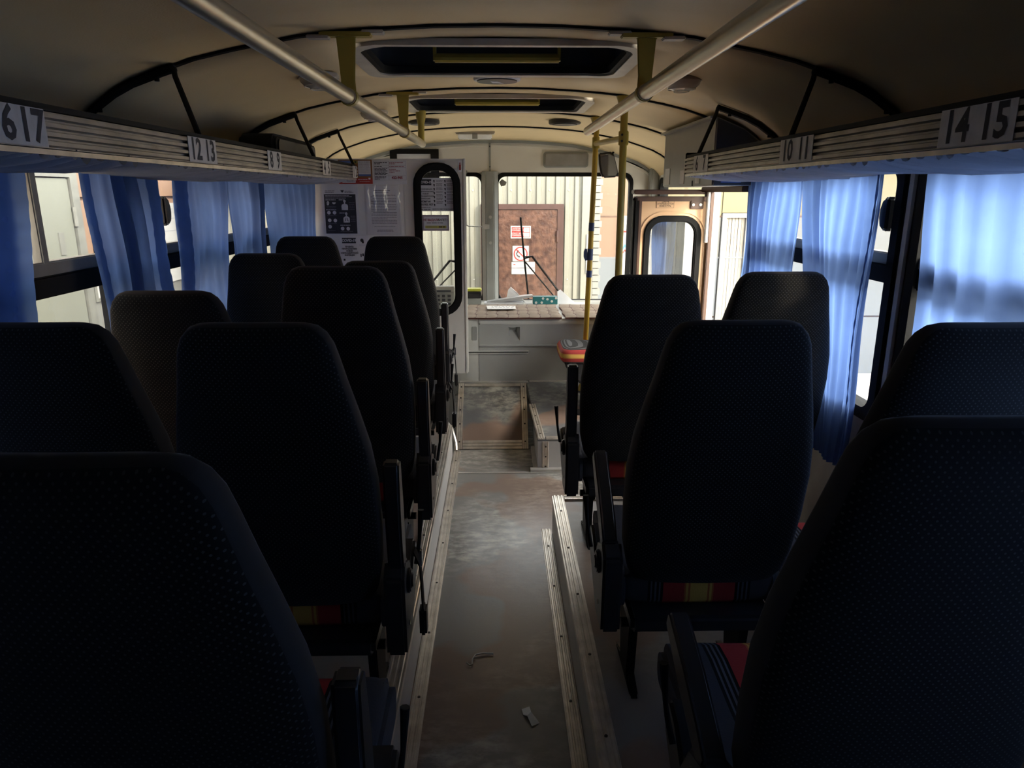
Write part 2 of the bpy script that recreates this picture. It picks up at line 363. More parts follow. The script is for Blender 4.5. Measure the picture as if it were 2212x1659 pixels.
# ================================================================== STRUCTURE
Y0, YF = -1.4, 6.1
PZ, FZ = 0.06, -0.14
PL, PR = -0.30, 0.262
XW = 1.32
# floor
f = struct('floor', 'worn grey studded lino floor of the bus aisle', 'floor')
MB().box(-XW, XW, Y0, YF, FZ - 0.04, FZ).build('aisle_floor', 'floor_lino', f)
f = struct('floor_left', 'raised studded floor under the seats opposite the doorway', 'floor')
MB().box(-XW, PL, Y0, 4.30, FZ, PZ - 0.012).build('riser', 'riser_grey', f)
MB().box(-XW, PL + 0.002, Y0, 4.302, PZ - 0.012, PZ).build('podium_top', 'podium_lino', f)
f = struct('floor_right', 'raised studded floor under the seats behind the doorway', 'floor')
MB().box(PR, XW, Y0, 3.20, FZ, PZ - 0.012).build('riser', 'riser_grey', f)
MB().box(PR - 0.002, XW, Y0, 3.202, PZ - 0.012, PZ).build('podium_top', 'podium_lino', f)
# front platform right of the hump
f = struct('floor_front', 'studded grey step platform between doorway and engine cover', 'floor')
MB().box(0.235, XW, 4.03, 4.62, FZ, PZ - 0.01).build('riser', 'riser_grey', f)
MB().add([(0.233, 4.028, PZ), (XW, 4.028, PZ), (XW, 4.5, PZ + 0.005), (0.233, 4.5, PZ + 0.005), (0.2, 4.93, 0.19), (XW, 4.93, 0.19),
          (0.233, 4.028, PZ - 0.01), (XW, 4.028, PZ - 0.01), (0.2, 4.93, 0.10), (XW, 4.93, 0.10)],
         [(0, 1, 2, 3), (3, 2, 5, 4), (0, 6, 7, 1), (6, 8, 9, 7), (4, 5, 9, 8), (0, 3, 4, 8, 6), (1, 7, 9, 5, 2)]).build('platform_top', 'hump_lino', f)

def trim_piece(name, P, Q, wdir, ndir, w, parent, h=0.004, screws=0, screw_key=True):
    """ridged aluminium strip from P to Q"""
    P, Q, wd, nd = Vector(P), Vector(Q), Vector(wdir).normalized(), Vector(ndir).normalized()
    prof = [(0, 0), (0, h)]
    k = 3
    for i in range(k):
        a = (i + 0.12) / k * w; bq = (i + 0.88) / k * w
        prof += [(a, h), (a + 0.003, h + 0.004), (bq - 0.003, h + 0.004), (bq, h)]
    prof += [(w, h), (w, 0)]
    rings = [[X + wd * p[0] + nd * p[1] for p in prof] for X in (P, Q)]
    ob = MB().loft(rings).build(name, 'alu', parent, world=True, smooth=0)
    if screws:
        for i in range(screws):
            c = P.lerp(Q, (i + 0.5) / screws) + wd * w * 0.5 + nd * (h + 0.002)
            sm = MB()
            sm.prism([(0.005 * math.cos(a * PI / 4), 0.005 * math.sin(a * PI / 4)) for a in range(8)], 'z', 0, 0.0045)
            so_ = sm.build('screw', 'screw', ob, key='screw')
            so_.location = c - parent_loc(parent) if parent is not None else c
            so_.rotation_mode = 'QUATERNION'; so_.rotation_quaternion = nd.to_track_quat('Z', 'Y')
    return ob
t1 = struct('trim_1', 'ridged aluminium edging along the podium opposite the doorway', 'trim')
trim_piece('nosing', (PL - 0.052, Y0, PZ), (PL - 0.052, 4.3, PZ), (1, 0, 0), (0, 0, 1), 0.052, t1, screws=17)
MB().box(PL - 0.003, PL + 0.004, Y0, 4.3, PZ - 0.02, PZ + 0.004).build('lip', 'alu', t1)
t2 = struct('trim_2', 'ridged aluminium strip on the aisle floor below the podium opposite the doorway', 'trim')
trim_piece('floor_strip', (PL + 0.004, Y0, FZ), (PL + 0.004, 4.36, FZ), (1, 0, 0), (0, 0, 1), 0.048, t2, screws=16)
MB().tube([(PL + 0.02, 4.36, FZ + 0.01), (PL + 0.015, 4.40, FZ + 0.05), (PL - 0.01, 4.42, FZ + 0.14), (PL - 0.04, 4.40, FZ + 0.19)], 0.012, 8).build('end_cap', 'alu', t2)
t3 = struct('trim_3', 'ridged aluminium edging along the podium behind the doorway', 'trim')
trim_piece('nosing', (PR, Y0, PZ), (PR, 3.2, PZ), (1, 0, 0), (0, 0, 1), 0.052, t3, screws=13)
trim_piece('nosing', (PR + 0.054, 3.15, PZ), (XW - 0.05, 3.15, PZ), (0, 1, 0), (0, 0, 1), 0.05, t3, screws=5)
MB().box(PR - 0.004, PR + 0.003, Y0, 3.2, PZ - 0.02, PZ + 0.004).build('lip', 'alu', t3)
t4 = struct('trim_4', 'ridged aluminium strip on the aisle floor below the podium behind the doorway', 'trim')
trim_piece('floor_strip', (PR - 0.052, Y0, FZ), (PR - 0.052, 3.24, FZ), (1, 0, 0), (0, 0, 1), 0.048, t4, screws=13)
t5 = struct('trim_5', 'thin metal threshold strip across the front of the aisle floor', 'trim')
MB().box(PL + 0.055, 0.9, 3.985, 4.0, FZ, FZ + 0.006).build('threshold_bar', 'alu_dull', t5)
t6 = struct('trim_6', 'aluminium edging round the step platform by the doorway', 'trim')
trim_piece('nosing', (0.235, 4.03, PZ), (0.205, 4.62, PZ + 0.04), (1, 0, 0), (0, 0, 1), 0.045, t6, screws=4)
trim_piece('nosing', (0.285, 4.03, PZ), (1.2, 4.03, PZ), (0, 1, 0), (0, 0, 1), 0.045, t6, screws=6)
trim_piece('corner_strip', (0.262, 4.026, FZ), (0.262, 4.026, PZ - 0.01), (1, 0, 0), (0, -1, 0), 0.04, t6, screws=3)
MB().box(0.19, 1.2, 3.99, 4.03, FZ, FZ + 0.022).build('base_strip', 'alu_dull', t6)
MB().box(0.21, 0.235, 4.03, 4.4, FZ, FZ + 0.022).build('base_strip', 'alu_dull', t6)

# hump: sloped access panel between aisle and engine cover
hp = thing('access_panel', 'sloped studded floor panel framed in ridged aluminium before the engine cover', 'panel', (-0.045, 4.42, FZ))
def slope(tt):   # bulging profile from floor to engine cover foot
    y = 4.405 + 0.45 * tt; z = FZ + 0.325 * tt + 0.035 * math.sin(PI * tt); return y, z
def slope_patch(x0, x1, t0, t1_, off, th, n=8):
    mb = MB(); rings = []
    for i in range(n + 1):
        tt = t0 + (t1_ - t0) * i / n; y, z = slope(tt); y2, z2 = slope(tt + 0.01); d = Vector((0, y2 - y, z2 - z)).normalized(); nn = Vector((0, -d.z, d.y))
        a = Vector((0, y, z)) + nn * off; bq = a - nn * th
        rings.append([(x0, a.y, a.z), (x1, a.y, a.z), (x1, bq.y, bq.z), (x0, bq.y, bq.z)])
    return mb.loft(rings)
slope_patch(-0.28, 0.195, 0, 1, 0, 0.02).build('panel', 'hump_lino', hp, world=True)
for x0 in (-0.283, 0.155):
    for k in range(3):
        slope_patch(x0 + 0.001 + k * 0.0135, x0 + 0.0125 + k * 0.0135, 0.0, 1.0, 0.008, 0.007).build('frame_strip', 'alu', hp, world=True)
for t0, t1_ in ((0.0, 0.03), (0.035, 0.065), (0.07, 0.10), (0.94, 0.99)):
    slope_patch(-0.24, 0.153, t0, t1_, 0.0085, 0.008, 2).build('frame_strip', 'alu', hp, world=True)
for x in (-0.262, 0.175):
    for tt in (0.08, 0.3, 0.5, 0.7, 0.92):
        y, z = slope(tt); so_ = MB().prism([(0.005 * math.cos(a * PI / 4), 0.005 * math.sin(a * PI / 4)) for a in range(8)], 'z', 0, 0.0045).build('screw', 'screw', hp, key='screw')
        so_.location = Vector((x, y - 0.006, z + 0.008)) - Vector(hp.location); so_.rotation_euler = (math.radians(36), 0, 0)
MB().box(-0.282, 0.197, 4.42, 4.90, FZ, FZ + 0.02).build('under_box', 'riser_grey', hp, world=True)

# ---------------------------------------------------------------- ceiling
PROF = [(0, 2.005), (0.2, 2.002), (0.39, 1.992), (0.52, 1.982), (0.62, 1.971), (0.83, 1.932), (0.95, 1.905), (1.05, 1.873), (1.14, 1.842), (1.2, 1.812), (1.27, 1.765), (1.31, 1.728), (1.355, 1.66)]
def droop(y):
    if y < 4.7: return 0.0
    u = (y - 4.7) / 1.4
    return -0.055 * u - 0.045 * u * u
def prof_z(x, y=0):
    x = abs(x)
    for (a, za), (b_, zb) in zip(PROF, PROF[1:]):
        if x <= b_: return za + (zb - za) * (x - a) / (b_ - a) + droop(y)
    return PROF[-1][1] + droop(y)
XS = sorted(set([-p[0] for p in PROF] + [p[0] for p in PROF]))
RIBS = [-1.4, -0.32, 1.05, 2.42, 3.79, 4.80, 5.45, 6.1]
H1 = (0.52, 2.62, 3.29); H2 = (0.52, 4.02, 4.70)
ce = struct('ceiling', 'arched beige vinyl bus ceiling divided by black rubber ribs', 'ceiling')
for ya, yb in zip(RIBS, RIBS[1:]):
    ys = [ya + 0.004] + [ya + (yb - ya) * k / 5 for k in range(1, 5)] + [yb - 0.004]
    hole = None
    for hw, h0, h1 in (H1, H2):
        if ya < h0 < yb:
            hole = (h0, h1); ys += [h0, h1]
    ys = sorted(ys)
    def skip(i, j):
        if not hole: return False
        ym = (ys[i] + ys[i + 1]) / 2; xm = (XS[j] + XS[j + 1]) / 2
        return hole[0] < ym < hole[1] and abs(xm) < 0.52
    ob = MB().grid(lambda i, j: (XS[j], ys[i], prof_z(XS[j], ys[i])), len(ys), len(XS), skip).build('ceiling_panel', 'ceiling_vinyl', ce, smooth=50)
    md = ob.modifiers.new('thick', 'SOLIDIFY'); md.thickness = 0.02; md.offset = 1.0 if ob.data.polygons[0].normal.z > 0 else -1.0
for y in RIBS[1:-1]:
    pts = [(x, y, prof_z(x, y) - 0.002) for x in XS[1:-1]]
    MB().strap(pts, 0.022, 0.012, (0, 1, 0)).build('rib_strip', 'black_rubber', ce)
# roof hatches
for hw, h0, h1, lab in ((0.52, 2.62, 3.29, 'open dark roof hatch with yellow handle bar, between the round ceiling lamps'), (0.52, 4.02, 4.70, 'dark roof hatch with yellow handle bar nearer the windscreen')):
    cy = (h0 + h1) / 2; hh = (h1 - h0) / 2
    ht = thing('roof_hatch', lab, 'roof hatch', (0, cy, 2.0), group=None)
    hole = rr(0, cy, hw - 0.035, hh - 0.03, 0.10); outr = rr(0, cy, hw + 0.012, hh + 0.012, 0.12)
    MB().ring2(outr, hole, lambda p, d: (p[0], p[1], prof_z(p[0], p[1]) - d), 0.012, -0.01).build('frame', 'hatch_frame', ht, world=True)
    hole2 = rr(0, cy, hw - 0.055, hh - 0.05, 0.09)
    MB().ring2(hole, hole2, lambda p, d: (p[0], p[1], prof_z(p[0], p[1]) - d), 0.006, -0.02).build('rubber_seal', 'black_rubber', ht, world=True)
    MB().ring2(rr(0, cy, hw, hh, 0.12), rr(0, cy, hw - 0.03, hh - 0.03, 0.10), XY, 1.99, 2.13).build('well', 'hatch_dark', ht, world=True)
    MB().box(-hw - 0.02, hw + 0.02, h0 - 0.02, h1 + 0.02, 2.13, 2.15).build('lid', 'hatch_dark', ht, world=True)
    MB().box(-hw * 0.8, hw * 0.8, cy - 0.01, cy + 0.02, 2.09, 2.13).build('lid_rib', 'hatch_dark', ht, world=True)
    hb = MB(); yb_ = cy + 0.02
    hb.tube([(-0.24, yb_, 2.0), (0.24, yb_, 2.0)], 0.017, 10).build('handle_bar', 'yellow_paint', ht, world=True)
    for sx in (-1, 1):
        MB().box(sx * 0.24 - 0.006, sx * 0.24 + 0.006, yb_ - 0.012, yb_ + 0.012, 1.99, 2.13).build('handle_bracket', 'yellow_paint', ht, world=True)
# emblem disc
d = thing('ceiling_vent', 'oval black and white vent disc between the two roof hatches', 'vent', (0, 3.42, 2.0))
MB().disc((0, 3.42, 1.993), 0.098, 'z', 0.022, 28, 1.08, 1.0).build('rim', 'poster_white', d, world=True, bevel=0.003)
MB().disc((0, 3.42, 1.981), 0.082, 'z', 0.008, 28, 1.1, 1.0).build('grille', 'black_plastic', d, world=True)
MB().prism([(-0.03, 3.40), (0.0, 3.41), (0.03, 3.47), (0.005, 3.45), (-0.02, 3.445)], 'z', 1.9755, 1.978).build('worn_patch', 'paper_grey', d, world=True)
for x, y, lab in ((-0.72, 3.08, 'clear plastic dome lamp on the ceiling beside the left handrail bracket'), (0.75, 3.08, 'clear plastic dome lamp on the ceiling beside the right handrail bracket'), (-0.72, 4.40, 'clear plastic dome lamp on the ceiling beside the second roof hatch')):
    z = prof_z(x, y)
    lp = thing('ceiling_lamp', lab, 'lamp', (x, y, z))
    MB().disc((x, y, z - 0.004), 0.085, 'z', 0.02, 24).build('rim', 'hatch_frame', lp, world=True, bevel=0.004)
    rings = []
    for k in range(5):
        a = k / 4 * PI / 2 * 0.95; rings.append([(x + 0.075 * math.cos(a) * math.cos(2 * PI * i / 20), y + 0.075 * math.cos(a) * math.sin(2 * PI * i / 20), z - 0.013 - 0.04 * math.sin(a)) for i in range(20)])
    MB().loft(rings).build('diffuser', 'lamp_clear', lp, world=True)
    for q in (0.03, 0.055):
        MB().tube([(x + q * math.cos(2 * PI * i / 16), y + q * math.sin(2 * PI * i / 16), z - 0.016 - 0.04 * math.sqrt(1 - (q / 0.075) ** 2)) for i in range(17)], 0.002, 5).build('diffuser_ridge', 'lamp_clear', lp, world=True)
for x, y, lab in ((-0.50, 5.10, 'flat black ceiling loudspeaker next to the left handrail end'), (0.46, 5.12, 'flat black ceiling loudspeaker next to the yellow poles')):
    z = prof_z(x, y); sp = thing('ceiling_speaker', lab, 'speaker', (x, y, z))
    MB().disc((x, y, z - 0.006), 0.11, 'z', 0.026, 26).build('rim', 'black_plastic', sp, world=True, bevel=0.004)
    MB().disc((x, y, z - 0.021), 0.085, 'z', 0.006, 26).build('grille', 'hatch_dark', sp, world=True)
z = prof_z(-0.17, 5.72); lp = thing('courtesy_lamp', 'clear oblong lamp on the ceiling above the windscreen header', 'lamp', (-0.17, 5.72, z))
MB().box(-0.32, -0.02, 5.67, 5.78, z - 0.012, z + 0.01).build('base', 'hatch_frame', lp, world=True, bevel=0.006)
MB().prism([(5.66, z - 0.012), (5.79, z - 0.012), (5.76, z - 0.05), (5.69, z - 0.05)], 'x', -0.30, -0.04).build('lens', 'lamp_clear', lp, world=True, bevel=0.008)
MB().box(-0.19, -0.15, 5.665, 5.67, z - 0.05, z - 0.01).build('clip', 'pillar_grey', lp, world=True)

# ---------------------------------------------------------------- walls
def side_wall(s, name, lab, openings, panel_h=0.70, top=1.60):
    w = struct(name, lab, 'wall')
    xa, xb = sorted((s * XW, s * (XW + 0.05)))
    ys = [Y0]
    for (a, b_, zb) in openings: ys += [a, b_]
    ys.append(YF)
    MB().box(xa, xb, Y0, YF, top, 1.80).build('cant_rail', 'white_wall', w)
    for (a, b_, zb) in openings:
        if zb > -0.5: MB().box(xa, xb, a, b_, -0.75, zb).build('wall_panel', 'wall_panel', w)
    for i in range(0, len(ys), 2):
        MB().box(xa, xb, ys[i], ys[i + 1], -0.75, top).build('pillar', 'black_plastic' if 0.8 < ys[i] < 4.4 else 'wall_panel', w)
        if 0.8 < ys[i] < 3.7: MB().box(*sorted((s * (XW - 0.012), s * (XW - 0.001))), (ys[i] + ys[i + 1]) / 2 - 0.012, (ys[i] + ys[i + 1]) / 2 + 0.012, 0.72, 1.6).build('pillar_strip', 'alu_dull', w)
    return w
LW = [(-0.25, 0.98, 0.72), (1.10, 2.50, 0.72), (2.62, 3.92, 0.72), (4.04, 4.70, 0.72), (4.86, 5.9, 0.80)]
RW = [(-0.25, 0.78, 0.72), (0.90, 2.245, 0.72), (2.355, 3.62, 0.72), (3.70, 4.47, -0.6), (4.58, 5.92, 0.80)]
side_wall(-1, 'wall_left', 'bus side wall with curtained windows opposite the doorway', LW)
side_wall(1, 'wall_right', 'bus side wall with curtained windows and the doorway', RW, )
# header above doorway (inside)
wr = struct('wall_rear', 'plain rear wall of the bus behind the seats', 'wall')
MB().box(-1.35, 1.35, Y0 - 0.05, Y0, -0.75, 2.05).build('rear_panel', 'wall_panel', wr)
WN = [0]
def window(s, y0, y1, z0, z1, lab, bar=1.275, mull=None, handle=None):
    WN[0] += 1
    w = struct('window_%d' % WN[0], lab, 'window', (s * XW, (y0 + y1) / 2, z0))
    xi, xo = s * (XW - 0.012), s * (XW + 0.055)
    cy, cz, hy, hz = (y0 + y1) / 2, (z0 + z1) / 2, (y1 - y0) / 2, (z1 - z0) / 2
    inn = rr(cy, cz, hy - 0.03, hz - 0.03, 0.05); out = rr(cy, cz, hy + 0.012, hz + 0.012, 0.06)
    MB().ring2(out, inn, YZ, xi, xo).build('rubber_frame', 'black_rubber', w, world=True)
    xm = s * (XW + 0.02)
    def pane(ya, yb, za, zb, xx=xm):
        MB().box(*sorted((xx, xx + s * 0.005)), ya, yb, za, zb).build('pane', 'glass', w, world=True, smooth=0)
    if bar:
        MB().box(*sorted((s * (XW - 0.004), s * (XW + 0.04))), y0 + 0.02, y1 - 0.02, bar - 0.075, bar - 0.012).build('transom', 'black_rubber', w, world=True, bevel=0.006)
        MB().box(*sorted((s * (XW - 0.002), s * (XW + 0.035))), y0 + 0.02, y1 - 0.02, bar - 0.012, bar + 0.028).build('slide_rail', 'slat_grey', w, world=True, bevel=0.004)
        pane(y0 + 0.02, y1 - 0.02, z0 + 0.02, bar - 0.04)
        mm = mull if mull else cy
        pane(y0 + 0.02, mm + 0.01, bar + 0.01, z1 - 0.02, s * (XW + 0.012)); pane(mm - 0.01, y1 - 0.02, bar + 0.01, z1 - 0.02)
        MB().box(*sorted((s * (XW + 0.0), s * (XW + 0.03))), mm - 0.016, mm + 0.016, bar + 0.02, z1 - 0.02).build('mullion', 'slat_grey', w, world=True, bevel=0.004)
        if handle:
            hx = s * (XW - 0.002)
            hp_ = [(handle - 0.03, 1.375), (handle - 0.01, 1.37), (handle + 0.015, 1.385), (handle + 0.025, 1.415), (handle + 0.025, 1.445), (handle + 0.012, 1.475), (handle - 0.012, 1.488), (handle - 0.03, 1.482)]
            MB().prism(hp_, 'x', hx - s * 0.022, hx + s * 0.01).build('latch_handle', 'black_plastic', w, world=True, bevel=0.008)
    else:
        pane(y0 + 0.02, y1 - 0.02, z0 + 0.02, z1 - 0.02)
    return w
window(-1, 1.10, 2.50, 0.72, 1.60, 'sliding bus window with grey rail, left open of curtains beside a white door outside', mull=2.12)
window(-1, 2.62, 3.92, 0.72, 1.60, 'sliding bus window with black latch between two blue curtains', mull=3.2, handle=2.90)
window(-1, 4.04, 4.70, 0.72, 1.60, 'bus window fully covered by blue curtain next to the partition', bar=1.275)
window(-1, 4.86, 5.9, 0.80, 1.60, 'side window of the driver cab', bar=None)
window(-1, -0.25, 0.98, 0.72, 1.60, 'rearmost bus window opposite the doorway side', bar=1.275)
window(1, 0.90, 2.245, 0.72, 1.60, 'bus window behind a wide blue curtain and black pillar', mull=1.5)
window(1, 2.355, 3.62, 0.72, 1.60, 'bus window with black oval latch behind tapering blue curtain', mull=2.9, handle=2.43)
window(1, 4.58, 5.92, 0.80, 1.60, 'bare side window ahead of the open door', bar=None)
window(1, -0.25, 0.78, 0.72, 1.60, 'rearmost bus window on the doorway side', bar=1.275)

# ---------------------------------------------------------------- front wall
fw = struct('wall_front', 'cream front wall of the bus around the split windscreen', 'wall')
def hole_plate(mb, x0, x1, z0, z1, cx, cz, hw, hh, r, place, a, b_):
    h = rr(cx, cz, hw, hh, r); mb.ring2(rect_loop(x0, x1, z0, z1, h), h, place, a, b_); return mb
WS = [(-1.20, -0.118, 0.58, 1.645), (-0.012, 1.115, 0.58, 1.645)]
for (a, b_, c, d_), (x0, x1) in zip(WS, ((-1.33, -0.065), (-0.065, 1.33))):
    hole_plate(MB(), x0, x1, -0.75, 1.67, (a + b_) / 2, (c + d_) / 2, (b_ - a) / 2, (d_ - c) / 2, 0.07, XZ, YF, YF + 0.05).build('front_panel', 'white_wall', fw)
top = [(x, prof_z(x, YF) + 0.01) for x in XS[1:-1]]
for sgn in (-1, 1):
    pts = [(x, z_) for x, z_ in top if x * sgn >= -0.001]
    pts = sorted(pts)
    poly = [(pts[0][0], 1.655)] + pts + [(pts[-1][0], 1.655)]
    if sgn < 0: poly = [(x - 0.065 if abs(x) < 0.01 else x, z_) for x, z_ in poly]
    else: poly = [(x - 0.061 if abs(x) < 0.01 else x, z_) for x, z_ in poly]
    MB().prism(poly, 'y', YF - 0.012, YF + 0.03).build('header_panel', 'white_wall', fw)
MB().strap([(x, YF - 0.02, prof_z(x, YF) - 0.004) for x in XS[2:-2]], 0.03, 0.03, (0, 1, 0)).build('header_bead', 'pillar_grey', fw, bevel=0.006)
MB().strap([(x, YF - 0.012, prof_z(x, YF) - 0.04) for x in XS[2:-2]], 0.012, 0.014, (0, 1, 0)).build('header_bead', 'white_wall', fw)
MB().box(-0.071, -0.055, YF - 0.02, YF - 0.01, 1.66, 1.90).build('seam_cover', 'pillar_grey', fw)
for zz in (1.70, 1.86): MB().disc((-0.063, YF - 0.022, zz), 0.005, 'y', 0.006, 8).build('screw', 'screw', fw)
# centre pillar
MB().prism([(-0.125, YF), (-0.135, YF - 0.03), (-0.10, YF - 0.07), (-0.03, YF - 0.07), (0.005, YF - 0.03), (-0.005, YF)], 'z', 0.55, 1.665).build('centre_pillar', 'pillar_grey', fw, bevel=0.006)
for zz in (1.30, 1.09): MB().disc((-0.062, YF - 0.073, zz), 0.013, 'y', 0.01, 14).build('bolt', 'alu_dull', fw, bevel=0.003)
for k, (a, b_, c, d_) in enumerate(WS):
    WN[0] += 1
    w = struct('window_%d' % WN[0], ['windscreen half in front of the driver seat', 'windscreen half facing the brown steel door'][k], 'windscreen', ((a + b_) / 2, YF, c))
    cx, cz, hw, hh = (a + b_) / 2, (c + d_) / 2, (b_ - a) / 2, (d_ - c) / 2
    MB().ring2(rr(cx, cz, hw + 0.012, hh + 0.012, 0.08), rr(cx, cz, hw - 0.02, hh - 0.02, 0.06), XZ, YF - 0.012, YF + 0.05).build('rubber_seal', 'black_rubber', w, world=True)
    MB().prism(rr(cx, cz, hw - 0.01, hh - 0.01, 0.06), 'y', YF + 0.02, YF + 0.026).build('pane', 'windscreen_glass', w, world=True, smooth=0)

# ---------------------------------------------------------------- open door leaf, swung inward at the front of the doorway
dr = struct('door_1', 'cream inward-opening bus door standing open, lit by the sun', 'door', (1.06, 4.47, FZ))
DX0, DX1, DZ0, DZ1 = 0.835, 1.312, FZ + 0.02, 1.475
hole = rr(1.085, 0.90, 0.165, 0.445, 0.10)
MB().ring2(rect_loop(DX0 + 0.035, DX1 - 0.01, DZ0, DZ1 - 0.03, hole), hole, XZ, 4.475, 4.505).build('leaf', 'door_cream', dr, world=True)
MB().ring2(rr(1.085, 0.90, 0.205, 0.485, 0.14), rr(1.085, 0.90, 0.195, 0.475, 0.13), XZ, 4.468, 4.48).build('pressed_ridge', 'door_cream', dr, world=True, bevel=0.003)
MB().ring2(rr(1.085, 0.90, 0.18, 0.46, 0.115), rr(1.085, 0.90, 0.142, 0.422, 0.08), XZ, 4.462, 4.515).build('rubber_seal', 'black_rubber', dr, world=True, bevel=0.006)
MB().prism(rr(1.085, 0.90, 0.15, 0.43, 0.085), 'y', 4.488, 4.493).build('pane', 'door_glass', dr, world=True, smooth=0)
MB().box(DX0, DX0 + 0.03, 4.455, 4.52, DZ0, DZ1).build('edge_rubber', 'black_rubber', dr, world=True, bevel=0.01)
MB().box(DX0 + 0.03, DX0 + 0.05, 4.462, 4.478, DZ0, DZ1 - 0.02).build('edge_strip', 'door_brown', dr, world=True, bevel=0.004)
MB().box(DX0, DX1, 4.46, 4.52, DZ1 - 0.03, DZ1).build('top_rail', 'door_brown', dr, world=True, bevel=0.005)
MB().box(DX1 - 0.012, DX1, 4.46, 4.52, DZ0, DZ1).build('hinge_stile', 'door_brown', dr, world=True, bevel=0.003)
hb = MB().box(1.185, 1.265, 4.462, 4.476, 1.40, 1.455).build('hinge_plate', 'door_brown', dr, world=True, bevel=0.003)
for x in (1.20, 1.245): MB().disc((x, 4.459, 1.425), 0.009, 'y', 0.006, 12).build('bolt', 'alu_dull', hb, world=True)
sg = MB().box(0.975, 1.085, 4.471, 4.4755, 1.405, 1.455).build('sign', 'door_cream', dr, world=True); tag(sg, 'small cream sign with dark lettering and border')
tx = MB()
for k, s_ in enumerate(('ДВЕРЬ', 'ОТКРЫВАЕТСЯ', 'ВОВНУТРЬ')): put_text(tx, s_, 0.0135, on_xz(1.03, 1.443 - 0.013 * k, 4.4705), 0.0003)
tx.ring2(rr(1.03, 1.43, 0.054, 0.0245, 0.003, 2), rr(1.03, 1.43, 0.0525, 0.023, 0.002, 2), XZ, 4.4702, 4.4706)
tx.build('lettering', 'door_brown', sg, world=True, smooth=0)
# door header and posts
t7 = struct('trim_7', 'dark doorway header and posts around the open door', 'trim')
MB().box(0.83, 1.319, 4.44, 4.54, 1.487, 1.515).build('header_bar', 'door_brown', t7, bevel=0.005)
MB().box(1.24, 1.319, 3.70, 4.45, 1.50, 1.53).build('lintel', 'door_brown', t7, bevel=0.004)
MB().box(1.295, 1.319, 4.43, 4.46, FZ, 1.50).build('post', 'door_brown', t7, bevel=0.004)
MB().tube([(1.28, 4.42, 1.2), (1.28, 4.42, 1.51)], 0.012, 10).build('hinge_pin', 'alu_dull', t7)
# quarter pillar and dark trim over the bare side window
MB().box(1.25, 1.319, 5.98, 6.085, 0.4, 1.70).build('corner_pillar', 'pillar_grey', t7, bevel=0.01)
# overhead box above the doorway
bx = thing('overhead_box', 'grey metal housing with paper stickers hung above the doorway', 'box', (1.16, 4.15, 1.53))
poly = [(1.06, 1.53), (1.315, 1.53), (1.315, 1.72), (1.20, 1.80), (1.06, 1.855)]
MB().prism(poly, 'y', 3.62, 4.70).build('body', 'box_grey', bx, world=True, bevel=0.006)
MB().prism([(1.066, 1.535), (1.274, 1.535), (1.274, 1.735), (1.2, 1.79), (1.066, 1.845)], 'y', 3.612, 3.621).build('end_plate', 'hatch_dark', bx, world=True)
MB().box(1.03, 1.06, 3.62, 4.70, 1.845, 1.857).build('flange', 'box_grey', bx, world=True)
for y0, y1, z0, z1 in ((4.52, 4.64, 1.545, 1.64), (4.17, 4.26, 1.545, 1.62), (3.84, 3.93, 1.545, 1.575)):
    MB().box(1.0575, 1.0605, y0, y1, z0, z1).build('sticker', 'paper_grey', bx, world=True)
MB().box(1.056, 1.0605, 3.985, 3.995, 1.532, 1.56).build('latch', 'black_plastic', bx, world=True)
MB().box(1.10, 1.2, 3.608, 3.613, 1.545, 1.57).build('sticker', 'poster_blue', bx, world=True)

